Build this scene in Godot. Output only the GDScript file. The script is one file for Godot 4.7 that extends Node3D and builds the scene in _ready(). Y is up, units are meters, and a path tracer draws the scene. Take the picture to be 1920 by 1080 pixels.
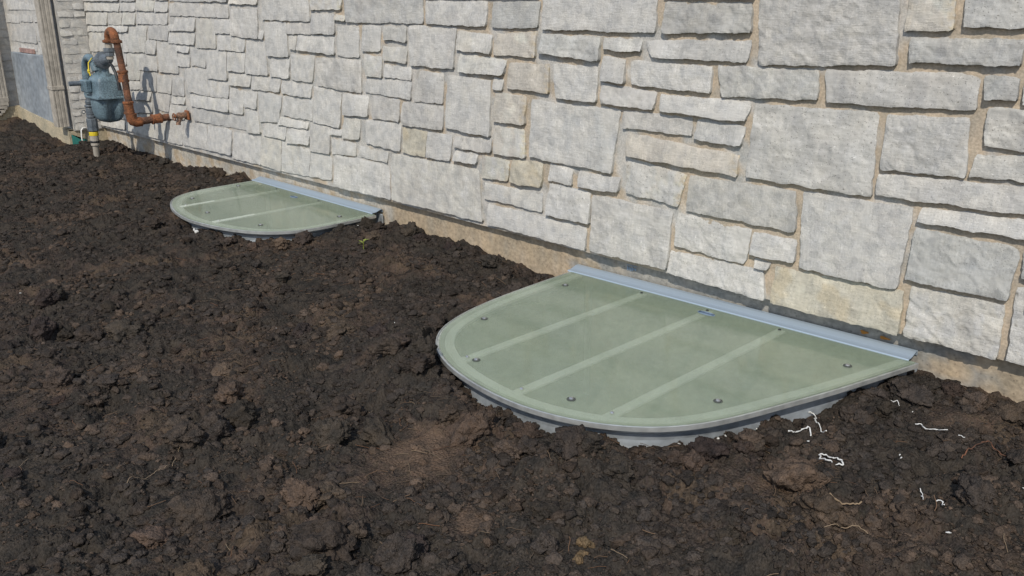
extends Node3D
# A limestone house wall over loose dark soil: two covered window wells, a gas meter and a downspout.
# The wall's face lies in the plane z = 0, x runs along it, y = 0 is the underside of the stonework.

const NEAR_RIM := [[-2745, 30], [-2732, 319], [-2710, 588], [-2672, 800], [-2602, 987], [-2490, 1118], [-2338, 1210], [-2158, 1266], [-1950, 1292], [-1795, 1284], [-1647, 1245], [-1525, 1183], [-1425, 1100], [-1346, 986], [-1285, 834], [-1232, 660], [-1175, 476], [-1122, 268], [-1066, 40]]
const STONES := [
	[-1862,1228,-1323,1225,-1298,971,-1833,947,0], [-1293,1219,-1138,1219,-1130,1096,-1286,1085,1], [-1109,1226,-907,1225,-886,1104,-1097,1103,2], [-1267,1070,-913,1073,-907,989,-1260,985,2],
	[-2019,934,-1586,945,-1575,830,-1984,817,2], [-1561,946,-1025,960,-1019,843,-1538,826,0], [-1012,955,-903,957,-898,883,-998,881,4], [-889,950,-833,951,-819,870,-883,870,0],
	[-986,853,-818,863,-795,728,-975,730,0], [-1836,800,-1342,808,-1327,506,-1846,505,5], [-1312,806,-1033,815,-1017,618,-1310,610,0], [-1002,700,-793,720,-805,634,-1005,626,2],
	[-1316,594,-802,616,-787,527,-1310,514,0], [-1147,498,-783,509,-773,448,-1154,444,0], [-1161,419,-813,412,-821,229,-1162,227,4], [-1597,485,-1172,488,-1187,180,-1574,183,0],
	[-2122,477,-1626,482,-1605,316,-2122,320,2], [-1681,172,-1164,177,-1157,14,-1683,8,6], [-1142,206,-828,210,-818,13,-1138,15,3], [-802,408,-766,407,-750,313,-792,314,4],
	[-804,282,-745,282,-701,22,-790,18,7], [-1793,287,-1602,290,-1599,197,-1795,190,0], [-2171,305,-1798,293,-1817,140,-2172,153,0], [-2195,128,-1730,134,-1710,9,-2197,23,3],
	[-1779,179,-1700,172,-1705,143,-1771,136,0], [-2458,508,-2134,475,-2166,331,-2454,346,1], [-2464,620,-1886,588,-1887,503,-2458,517,1], [-2658,309,-2194,304,-2202,34,-2653,33,0],
	[-2939,323,-2664,316,-2668,164,-2953,159,0], [-2941,420,-2783,417,-2783,329,-2940,339,0], [-2744,410,-2491,411,-2497,341,-2741,332,0], [-3065,720,-2506,721,-2539,426,-3069,435,5],
	[-2492,715,-2124,720,-2121,639,-2490,639,0], [-2103,718,-1867,708,-1878,622,-2101,634,0], [-2292,804,-1851,805,-1865,724,-2283,733,0], [-2629,828,-2314,808,-2318,733,-2616,740,0],
	[-2622,945,-2487,939,-2490,832,-2620,838,0], [-2468,935,-2038,930,-2040,823,-2443,832,0], [-2618,1027,-2402,1027,-2402,972,-2611,974,2], [-2387,1023,-1873,1038,-1887,955,-2344,953,0],
	[-2997,1227,-2332,1224,-2334,1054,-2989,1052,0], [-2296,1180,-1887,1180,-1872,1064,-2296,1055,0], [-2299,1230,-1870,1228,-1867,1194,-2296,1192,0], [-3005,1033,-2637,1029,-2637,919,-3009,943,2],
	[-2928,898,-2643,898,-2645,738,-2888,741,0], [-3225,887,-2948,893,-2945,754,-3232,763,1], [-3324,1024,-3036,1039,-3040,919,-3331,921,1], [-3340,1176,-3011,1180,-3020,1057,-3342,1051,2],
	[-3863,1177,-3372,1179,-3384,1054,-3861,1060,0], [-3859,1239,-3011,1234,-3011,1192,-3862,1191,0], [-4628,1243,-3887,1239,-3889,1062,-4606,1054,0], [-4018,1048,-3614,1049,-3641,832,-4005,835,0],
	[-3608,1032,-3342,1016,-3349,924,-3609,930,0], [-3593,914,-3243,902,-3255,822,-3595,821,0], [-3338,809,-3261,805,-3265,749,-3339,752,0], [-3702,799,-3357,795,-3360,505,-3712,516,0],
	[-3931,812,-3729,806,-3735,642,-3998,638,0], [-3327,736,-3099,733,-3104,588,-3335,587,1], [-3329,563,-3110,569,-3097,427,-3330,419,1], [-4096,626,-3735,633,-3741,500,-4105,495,0],
	[-4379,637,-4126,642,-4135,508,-4390,506,0], [-4475,488,-4118,499,-4135,338,-4471,346,0], [-4106,481,-3890,480,-3905,331,-4108,334,6], [-3879,477,-3666,479,-3685,331,-3890,333,0],
	[-3642,475,-3354,496,-3355,419,-3648,416,0], [-3648,399,-3457,404,-3464,348,-3654,344,0], [-3431,399,-3218,400,-3227,287,-3427,282,1], [-3203,406,-2978,418,-2988,290,-3209,287,6],
	[-3408,254,-2982,266,-2980,166,-3409,172,0], [-3384,147,-2687,140,-2688,25,-3385,30,3], [-4227,311,-3458,321,-3424,36,-4231,32,0], [-4828,233,-4264,238,-4247,31,-4842,28,3],
	[-4549,327,-4258,316,-4263,252,-4539,252,3], [-4854,328,-4592,332,-4591,253,-4846,240,3], [-4701,482,-4525,489,-4543,363,-4724,348,3], [-4694,628,-4428,633,-4439,511,-4699,498,0],
	[-5018,650,-4716,631,-4749,412,-5047,424,0], [-4443,741,-4010,745,-4020,644,-4460,655,0], [-4448,873,-4280,866,-4281,748,-4434,754,3], [-4252,827,-4005,821,-4009,753,-4257,753,0],
	[-4259,926,-4040,926,-4045,841,-4258,851,0], [-4255,1040,-4036,1043,-4041,958,-4241,963,2], [-4457,1039,-4277,1043,-4288,898,-4462,895,0], [-4706,1029,-4496,1033,-4503,854,-4722,854,0],
	[-4975,830,-4488,838,-4498,647,-4969,659,0], [-4735,1092,-4618,1091,-4621,1063,-4729,1064,1], [-4997,1096,-4743,1094,-4747,982,-4994,978,0], [-4997,1236,-4642,1234,-4662,1128,-4994,1120,1],
	[-5573,1238,-5025,1236,-5012,1053,-5600,1051,0], [-5168,963,-4757,975,-4761,859,-5181,872,0], [-5278,960,-5188,963,-5201,871,-5271,873,0], [-5296,1036,-5004,1042,-5007,975,-5306,970,0],
	[-5581,1036,-5310,1036,-5299,822,-5572,819,0], [-5664,976,-5598,977,-5614,924,-5662,925,0], [-6041,1115,-5665,1124,-5673,924,-6054,937,0], [-6033,1186,-5641,1187,-5654,1150,-6040,1153,0],
	[-6019,1250,-5593,1249,-5602,1197,-6031,1197,0], [-7013,1148,-6072,1148,-6072,1056,-7024,1061,0], [-6983,1250,-6050,1250,-6068,1166,-7008,1166,0], [-6297,1039,-6056,1043,-6066,949,-6293,948,3],
	[-6582,1040,-6305,1039,-6306,835,-6621,832,0], [-6942,1040,-6594,1046,-6625,953,-6974,948,0], [-7074,933,-6621,939,-6652,849,-7098,849,0], [-7058,989,-6971,989,-6983,944,-7063,942,0],
	[-6258,935,-5864,925,-5888,829,-6274,832,3], [-5844,911,-5603,914,-5584,683,-5888,684,0], [-5531,804,-5296,815,-5310,683,-5541,682,3], [-5276,837,-4993,839,-5034,672,-5280,680,0],
	[-6148,816,-5884,825,-5910,689,-6151,687,0], [-6472,820,-6165,827,-6178,616,-6487,611,0], [-6739,830,-6482,820,-6507,691,-6737,694,0], [-6956,832,-6751,827,-6761,788,-6967,792,0],
	[-6958,772,-6759,774,-6775,677,-6983,679,0], [-7323,857,-6972,850,-6986,616,-7334,611,0], [-7539,856,-7336,856,-7368,750,-7564,747,0], [-7698,738,-7367,733,-7370,616,-7742,602,0],
	[-7442,981,-7067,989,-7108,866,-7476,871,0], [-7657,1078,-7058,1075,-7081,991,-7671,983,0], [-7845,966,-7483,961,-7580,757,-7921,742,0], [-6876,668,-6496,682,-6532,474,-6832,489,0],
	[-6490,599,-6166,613,-6193,485,-6518,478,0], [-6155,666,-5825,674,-5847,594,-6148,583,3], [-5812,669,-5435,676,-5450,583,-5827,578,3], [-5406,661,-5046,653,-5066,574,-5419,578,0],
	[-5749,567,-5433,557,-5494,376,-5753,357,0], [-5418,558,-5048,565,-5066,428,-5422,429,0], [-5488,415,-5118,407,-5127,366,-5497,359,3], [-5685,352,-5405,357,-5419,266,-5712,263,3],
	[-5396,347,-5109,354,-5126,261,-5408,245,0], [-5094,412,-4860,401,-4885,233,-5113,224,0], [-5971,557,-5761,560,-5790,441,-5958,442,0], [-5942,426,-5787,422,-5757,268,-5941,260,0],
	[-6157,561,-5971,557,-5989,381,-6190,381,0], [-6838,464,-6190,476,-6200,383,-6818,377,0], [-6791,372,-5972,371,-5955,273,-6789,264,0], [-7112,585,-6907,585,-6930,442,-7137,441,0],
	[-7406,581,-7126,588,-7172,445,-7430,446,0], [-7516,427,-7199,437,-7257,287,-7538,303,0], [-7723,586,-7414,597,-7453,445,-7772,436,0], [-7156,430,-6918,432,-6932,380,-7172,371,0],
	[-7216,354,-6922,361,-6980,253,-7248,241,0], [-7798,162,-7333,206,-7389,43,-7853,42,3], [-7308,215,-7023,222,-7066,39,-7375,38,3], [-7001,238,-6600,244,-6626,51,-7050,41,0],
	[-6582,240,-6193,248,-6232,60,-6618,52,0], [-6158,237,-5777,245,-5797,42,-6211,38,3], [-5759,258,-5492,253,-5514,33,-5785,44,3], [-5477,243,-5126,228,-5150,47,-5505,34,3],
	[-5113,219,-4872,216,-4887,59,-5142,50,3], [-4851,396,-4723,399,-4730,366,-4855,360,0], [-8461,1152,-7988,1150,-8020,1079,-8482,1078,0], [-8422,1250,-7953,1249,-7983,1165,-8456,1163,0],
	[-7967,1151,-7656,1150,-7678,1083,-7991,1082,0], [-7932,1248,-7624,1247,-7651,1164,-7962,1163,0], [-7625,1173,-7283,1166,-7307,1087,-7652,1091,0], [-7601,1247,-7259,1246,-7278,1182,-7622,1184,0],
	[-7259,1166,-7033,1160,-7054,1087,-7283,1085,0], [-7234,1245,-7010,1244,-7030,1172,-7256,1174,0], [-8263,1063,-7965,1067,-8010,970,-8289,964,3], [-7941,1067,-7683,1067,-7706,979,-7973,973,3],
	[-8488,1063,-8293,1063,-8309,961,-8498,957,3], [-8482,949,-7864,959,-7890,912,-8491,896,3], [-7999,900,-7881,900,-7927,745,-8043,744,3], [-8468,887,-8024,899,-8070,736,-8513,718,3],
	[-7961,727,-7693,732,-7755,519,-8019,506,0], [-8498,707,-7989,726,-8009,626,-8520,599,3], [-8516,588,-8013,615,-8035,509,-8527,478,3], [-8533,463,-8058,493,-8031,418,-8544,382,3],
	[-8023,493,-7777,504,-7781,438,-7994,423,3], [-7961,414,-7555,438,-7600,356,-7951,339,0], [-8530,368,-7990,412,-8002,293,-8555,247,3], [-7950,322,-7572,339,-7588,255,-7954,226,0],
	[-8548,236,-7988,282,-8003,161,-8572,108,3], [-7958,214,-7344,266,-7357,220,-7957,164,0], [-8183,130,-7816,160,-7843,54,-8194,43,3], [-8560,97,-8208,130,-8230,47,-8567,36,3]]
const BAY := [[-10157, -9281, 1194, 1075], [-9259, -9116, 1194, 1080], [-9832, -9470, 1057, 964], [-10286, -9873, 1052, 950], [-9424, -9019, 1052, 967], [-10271, -9431, 944, 770], [-9404, -8990, 957, 793], [-10306, -9982, 741, 624], [-9931, -9471, 761, 695], [-9434, -9025, 782, 673]]

var rng := RandomNumberGenerator.new()
var n_a := FastNoiseLite.new()
var n_b := FastNoiseLite.new()
var n_c := FastNoiseLite.new()
var n_low := FastNoiseLite.new()
var cell_a := FastNoiseLite.new()
var cell_b := FastNoiseLite.new()
var cell_c := FastNoiseLite.new()
var near_poly := PackedVector2Array()
var far_poly := PackedVector2Array()
var near_out := PackedVector2Array()
var far_out := PackedVector2Array()
var gx := PackedFloat32Array()
var gz := PackedFloat32Array()
var gh := PackedFloat32Array()
var taken := {}
var M := {}

# ------------------------------------------------------------------ helpers
func noise(type: int, freq: float, octaves := 1, sd := 1) -> FastNoiseLite:
	var n := FastNoiseLite.new()
	n.noise_type = type
	n.frequency = freq
	n.seed = sd
	n.fractal_type = FastNoiseLite.FRACTAL_FBM if octaves > 1 else FastNoiseLite.FRACTAL_NONE
	n.fractal_octaves = octaves
	return n

func numbered(called: String) -> String:
	var k: int = taken.get(called, -1) + 1
	taken[called] = k
	return called if k == 0 else "%s_%03d" % [called, k]

func tag(o: Node, label: String, category: String, group := "") -> void:
	o.set_meta("label", label)
	o.set_meta("category", category)
	if group: o.set_meta("group", group)

func thing(called: String, label: String, category: String, at := Vector3.ZERO, group := "") -> Node3D:
	var o := Node3D.new()
	o.name = numbered(called)
	add_child(o, true)
	o.position = at
	tag(o, label, category, group)
	return o

func put(called: String, mesh: Mesh, m: Material, parent: Node, at := Vector3.ZERO, turn := Vector3.ZERO) -> MeshInstance3D:
	var o := MeshInstance3D.new()
	o.name = called
	o.mesh = mesh
	if m: o.material_override = m
	o.cast_shadow = GeometryInstance3D.SHADOW_CASTING_SETTING_ON
	parent.add_child(o, true)
	o.position = at
	o.rotation = turn
	return o

func lin(r: float, g: float, b: float) -> Color:
	return Color(r, g, b).linear_to_srgb()

func mat(c: Color, rough := 0.8, metal := 0.0) -> StandardMaterial3D:
	var m := StandardMaterial3D.new()
	m.albedo_color = c
	m.roughness = rough
	m.metallic = metal
	return m

func st_new() -> SurfaceTool:
	var st := SurfaceTool.new()
	st.begin(Mesh.PRIMITIVE_TRIANGLES)
	return st

func done(st: SurfaceTool) -> ArrayMesh:
	st.generate_normals()
	st.index()
	return st.commit()

func quad(st: SurfaceTool, a: Vector3, b: Vector3, c: Vector3, d: Vector3) -> void:
	# a b c d run clockwise as seen from the front
	for v in [a, b, c, a, c, d]:
		st.add_vertex(v)

# box with chamfered edges, centred at c
func chamfer_box(st: SurfaceTool, c: Vector3, s: Vector3, ch: float) -> void:
	var h := s / 2
	st.set_smooth_group(-1)
	var pts := []
	for ix in [-1, 1]:
		for iy in [-1, 1]:
			for iz in [-1, 1]:
				var k := Vector3(ix, iy, iz)
				for ax in 3:
					var p := k * h
					for o in 3:
						if o != ax: p[o] -= k[o] * ch
					pts.append(p)
	hull(st, pts, c)

# convex hull of few points by brute force, flat faces
func hull(st: SurfaceTool, pts: Array, c: Vector3) -> void:
	var seen := {}
	var n := pts.size()
	for i in n:
		for j in range(i + 1, n):
			for k in range(j + 1, n):
				var nn: Vector3 = (pts[j] - pts[i]).cross(pts[k] - pts[i])
				if nn.length() < 1e-9: continue
				nn = nn.normalized()
				var pos := 0
				var neg := 0
				for p in pts:
					var d: float = nn.dot(p - pts[i])
					if d > 1e-6: pos += 1
					elif d < -1e-6: neg += 1
				if pos > 0 and neg > 0: continue
				if pos > 0: nn = -nn
				var key := "%.3f %.3f %.3f %.4f" % [nn.x + 0.0, nn.y + 0.0, nn.z + 0.0, nn.dot(pts[i])]
				if seen.has(key): continue
				seen[key] = true
				var on := []
				var mid := Vector3.ZERO
				for p in pts:
					if absf(nn.dot(p - pts[i])) < 1e-6:
						on.append(p)
						mid += p
				mid /= on.size()
				var ux: Vector3 = (on[0] - mid).normalized()
				var uy := nn.cross(ux)
				on.sort_custom(func(a, b): return atan2((a - mid).dot(uy), (a - mid).dot(ux)) > atan2((b - mid).dot(uy), (b - mid).dot(ux)))
				for t in range(1, on.size() - 1):
					st.add_vertex(c + on[0]); st.add_vertex(c + on[t]); st.add_vertex(c + on[t + 1])

func tube(st: SurfaceTool, path: Array, radius, segs := 12, caps := true) -> void:
	# radius: number or Array along the path
	var rings := []
	var up := Vector3(0.13, 0.21, 0.97)
	for i in path.size():
		var p: Vector3 = path[i]
		var d: Vector3 = (path[mini(i + 1, path.size() - 1)] - path[maxi(i - 1, 0)]).normalized()
		var s := d.cross(up)
		if s.length() < 0.1: s = d.cross(Vector3.RIGHT)
		s = s.normalized()
		var t := s.cross(d).normalized()
		up = t if i > 0 else t
		var r: float = radius[i] if radius is Array else radius
		var ring := []
		for k in segs:
			var a := TAU * k / segs
			ring.append(p + (s * cos(a) + t * sin(a)) * r)
		rings.append(ring)
	st.set_smooth_group(0)
	for i in rings.size() - 1:
		for k in segs:
			var k2 := (k + 1) % segs
			quad(st, rings[i][k], rings[i][k2], rings[i + 1][k2], rings[i + 1][k])
	if caps:
		st.set_smooth_group(-1)
		for k in range(1, segs - 1):
			st.add_vertex(rings[0][0]); st.add_vertex(rings[0][k + 1]); st.add_vertex(rings[0][k])
			var e: Array = rings[-1]
			st.add_vertex(e[0]); st.add_vertex(e[k]); st.add_vertex(e[k + 1])

func tube_mesh(path: Array, radius, segs := 12) -> ArrayMesh:
	var st := st_new()
	tube(st, path, radius, segs)
	return done(st)

# a ring profile turned round the axis a -> b: list of [distance along, radius]
func lathe(st: SurfaceTool, a: Vector3, b: Vector3, prof: Array, segs := 16) -> void:
	var d := (b - a).normalized()
	var path := []
	var rad := []
	for p in prof:
		path.append(a + d * (p[0] as float))
		rad.append(p[1])
	var s := d.cross(Vector3(0.3, 0.2, 0.9)).normalized()
	var t := s.cross(d).normalized()
	st.set_smooth_group(-1)
	for i in path.size() - 1:
		for k in segs:
			var a0 := TAU * k / segs
			var a1 := TAU * (k + 1) / segs
			var v0: Vector3 = s * cos(a0) + t * sin(a0)
			var v1: Vector3 = s * cos(a1) + t * sin(a1)
			quad(st, path[i] + v0 * rad[i], path[i] + v1 * rad[i], path[i + 1] + v1 * rad[i + 1], path[i + 1] + v0 * rad[i + 1])
	for k in range(1, segs - 1):
		for e in [0, path.size() - 1]:
			var q := []
			for kk in [0, k, k + 1]:
				var aa: float = TAU * kk / segs
				q.append(path[e] + (s * cos(aa) + t * sin(aa)) * rad[e])
			if e == 0: q.reverse()
			for v in q: st.add_vertex(v)

func lathe_mesh(a: Vector3, b: Vector3, prof: Array, segs := 16) -> ArrayMesh:
	var st := st_new()
	lathe(st, a, b, prof, segs)
	return done(st)

func icosphere(level: int) -> Array:
	var t := (1.0 + sqrt(5.0)) / 2.0
	var vs := [Vector3(-1, t, 0), Vector3(1, t, 0), Vector3(-1, -t, 0), Vector3(1, -t, 0), Vector3(0, -1, t), Vector3(0, 1, t), Vector3(0, -1, -t), Vector3(0, 1, -t), Vector3(t, 0, -1), Vector3(t, 0, 1), Vector3(-t, 0, -1), Vector3(-t, 0, 1)]
	for i in vs.size(): vs[i] = vs[i].normalized()
	var fs := [0, 11, 5, 0, 5, 1, 0, 1, 7, 0, 7, 10, 0, 10, 11, 1, 5, 9, 5, 11, 4, 11, 10, 2, 10, 7, 6, 7, 1, 8, 3, 9, 4, 3, 4, 2, 3, 2, 6, 3, 6, 8, 3, 8, 9, 4, 9, 5, 2, 4, 11, 6, 2, 10, 8, 6, 7, 9, 8, 1]
	for l in level:
		var mids := {}
		var nf := []
		for f in range(0, fs.size(), 3):
			var m := []
			for e in 3:
				var a: int = fs[f + e]
				var b: int = fs[f + (e + 1) % 3]
				var key := mini(a, b) * 100000 + maxi(a, b)
				if not mids.has(key):
					mids[key] = vs.size()
					vs.append(((vs[a] + vs[b]) / 2).normalized())
				m.append(mids[key])
			nf.append_array([fs[f], m[0], m[2], fs[f + 1], m[1], m[0], fs[f + 2], m[2], m[1], m[0], m[1], m[2]])
		fs = nf
	return [vs, fs]

# a lump of soil about 1 across
func clod_mesh(level: int, sd: int, rough: float) -> ArrayMesh:
	var g := icosphere(level)
	var big := noise(FastNoiseLite.TYPE_SIMPLEX_SMOOTH, 0.9, 1, sd)
	var mid := noise(FastNoiseLite.TYPE_CELLULAR, 2.1, 1, sd + 7)
	mid.cellular_return_type = FastNoiseLite.RETURN_DISTANCE
	var fine := noise(FastNoiseLite.TYPE_SIMPLEX, 6.0, 2, sd + 13)
	var knob := noise(FastNoiseLite.TYPE_CELLULAR, 5.5, 1, sd + 9)
	knob.cellular_return_type = FastNoiseLite.RETURN_DISTANCE
	var r2 := RandomNumberGenerator.new()
	r2.seed = sd * 77 + 5
	var cuts := []
	for k in 3:
		cuts.append([Vector3(r2.randf_range(-1, 1), r2.randf_range(-1, 1), r2.randf_range(-1, 1)).normalized(), r2.randf_range(0.55, 0.9)])
	var st := st_new()
	st.set_smooth_group(0)
	var ps := []
	for v: Vector3 in g[0]:
		var r := 1.0 + 0.35 * big.get_noise_3dv(v)
		r += rough * (0.42 * clampf(-mid.get_noise_3dv(v) , 0, 1) - 0.2) + rough * 0.12 * fine.get_noise_3dv(v)
		if level > 2: r += 0.2 * clampf(-knob.get_noise_3dv(v), 0, 1) - 0.1
		var p := v * r
		for c in cuts:
			var d: float = p.dot(c[0]) - c[1]
			if d > 0: p -= c[0] * d * 0.6
		ps.append(p * Vector3(0.5, 0.42, 0.5))
	for f in range(0, g[1].size(), 3):
		for e in [0, 2, 1]:
			var idx: int = g[1][f + e]
			st.add_vertex(ps[idx])
	return done(st)

# ------------------------------------------------------------------ computed textures
func bytes_of(n: FastNoiseLite, w: int, h: int, to_w := 0, to_h := 0) -> PackedByteArray:
	var im := n.get_seamless_image(w, h, false, false, 0.12, true)
	if to_w > 0: im.resize(to_w, to_h, Image.INTERPOLATE_CUBIC)
	im.convert(Image.FORMAT_L8)
	return im.get_data()

func to_tex(b: PackedByteArray, s: int, fmt: int) -> ImageTexture:
	var im := Image.create_from_data(s, s, false, fmt, b)
	im.generate_mipmaps()
	return ImageTexture.create_from_image(im)

func stone_textures() -> Array:
	var s := 1024
	var a := bytes_of(noise(FastNoiseLite.TYPE_SIMPLEX_SMOOTH, 0.006, 4, 3), s, s)
	var b := bytes_of(noise(FastNoiseLite.TYPE_SIMPLEX_SMOOTH, 0.05, 4, 4), s, s)
	var rid := noise(FastNoiseLite.TYPE_SIMPLEX_SMOOTH, 0.011, 4, 5)
	rid.fractal_type = FastNoiseLite.FRACTAL_RIDGED
	var c := bytes_of(rid, s, s)
	var str1 := bytes_of(noise(FastNoiseLite.TYPE_SIMPLEX_SMOOTH, 0.055, 3, 6), s, s / 8, s, s)
	var str2 := bytes_of(noise(FastNoiseLite.TYPE_SIMPLEX_SMOOTH, 0.075, 3, 8), s / 8, s, s, s)
	var pit := bytes_of(noise(FastNoiseLite.TYPE_SIMPLEX, 0.09, 2, 9), s, s)
	var grain := bytes_of(noise(FastNoiseLite.TYPE_SIMPLEX, 0.3, 2, 10), s, s)
	var scar := bytes_of(noise(FastNoiseLite.TYPE_SIMPLEX_SMOOTH, 0.0075, 5, 15), s, s)
	var al := PackedByteArray()
	al.resize(s * s * 3)
	var hb := PackedByteArray()
	hb.resize(s * s)
	for i in s * s:
		var fa := a[i] / 255.0 - 0.5
		var fb := b[i] / 255.0 - 0.5
		var fc := c[i] / 255.0
		var s1 := str1[i] / 255.0 - 0.5
		var s2 := str2[i] / 255.0 - 0.5
		var g := grain[i] / 255.0 - 0.5
		var p := pit[i] / 255.0
		var sc := scar[i] / 255.0
		# flake scars end in sharp outlines: bluish grey hollows and chalky bruises
		var hollow := clampf((sc - 0.6) * 22.0, 0.0, 1.0)
		var bruise := clampf((0.33 - sc) * 16.0, 0.0, 1.0)
		var v := 0.702 + 0.035 * fa + 0.045 * fb + 0.05 * s1 + 0.06 * s2 + 0.085 * g
		v += -0.036 * hollow + 0.03 * bruise
		var vein := clampf((fc - 0.88) * 12.0, 0.0, 1.0) * clampf(fb * 6.0 + 0.3, 0.0, 1.0)
		v += 0.2 * vein
		var crack := clampf((fc - 0.9) * 14.0, 0.0, 1.0) * clampf(-fb * 7.0 - 0.9, 0.0, 1.0)
		v -= 0.2 * crack
		var hole := clampf((0.15 - p) * 14.0, 0.0, 1.0)
		v -= 0.22 * hole
		var w := 0.007 * clampf(fa * 2.0 + s1, -1.0, 1.0) - 0.003 * hollow
		al[i * 3] = int(clampf(v + 0.008 + w, 0, 1) * 255)
		al[i * 3 + 1] = int(clampf(v + 0.3 * w, 0, 1) * 255)
		al[i * 3 + 2] = int(clampf(v - 0.02 - w, 0, 1) * 255)
		hb[i] = int(clampf(0.5 + 0.3 * fb + 0.3 * s2 + 0.15 * g - 0.16 * hollow + 0.1 * bruise + 0.1 * vein - 0.35 * hole - 0.3 * crack, 0, 1) * 255)
	return [to_tex(al, s, Image.FORMAT_RGB8), to_tex(hb, s, Image.FORMAT_L8)]

# grey multiplier texture of fine grain: mean + spread
func grain_texture(s: int, freq: float, mean: float, spread: float, sd: int, spots := 0.0, warm := 0.0) -> ImageTexture:
	var a := bytes_of(noise(FastNoiseLite.TYPE_SIMPLEX_SMOOTH, freq, 5, sd), s, s)
	var b := bytes_of(noise(FastNoiseLite.TYPE_SIMPLEX_SMOOTH, freq * 0.12, 3, sd + 1), s, s)
	var c := bytes_of(noise(FastNoiseLite.TYPE_CELLULAR, freq * 0.8, 1, sd + 2), s, s)
	var d := PackedByteArray()
	d.resize(s * s * 3)
	for i in s * s:
		var fa := a[i] / 255.0 - 0.5
		var fb := b[i] / 255.0 - 0.5
		var v := mean + spread * (fa + 0.7 * fb)
		v -= spots * clampf((0.1 - c[i] / 255.0) * 10.0, 0, 1)
		var w := warm * fb
		d[i * 3] = int(clampf(v + w, 0, 1) * 255)
		d[i * 3 + 1] = int(clampf(v, 0, 1) * 255)
		d[i * 3 + 2] = int(clampf(v - w, 0, 1) * 255)
	return to_tex(d, s, Image.FORMAT_RGB8)

func height_texture(s: int, freq: float, sd: int, cells := 0.0) -> ImageTexture:
	var a := bytes_of(noise(FastNoiseLite.TYPE_SIMPLEX_SMOOTH, freq, 5, sd), s, s)
	var cn := noise(FastNoiseLite.TYPE_CELLULAR, freq * 1.3, 2, sd + 1)
	cn.cellular_return_type = FastNoiseLite.RETURN_DISTANCE
	var c := bytes_of(cn, s, s)
	var d := PackedByteArray()
	d.resize(s * s)
	for i in s * s:
		d[i] = int(clampf((1.0 - cells) * a[i] + cells * (255 - c[i]), 0, 255))
	return to_tex(d, s, Image.FORMAT_L8)

func tri(m: StandardMaterial3D, per_metre: float, world := true) -> StandardMaterial3D:
	m.uv1_triplanar = true
	m.uv1_world_triplanar = world
	m.uv1_scale = Vector3.ONE * per_metre
	return m

func relief(m: StandardMaterial3D, t: Texture2D, cm: float) -> StandardMaterial3D:
	m.heightmap_enabled = true
	m.heightmap_texture = t
	m.heightmap_scale = cm
	return m

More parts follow.
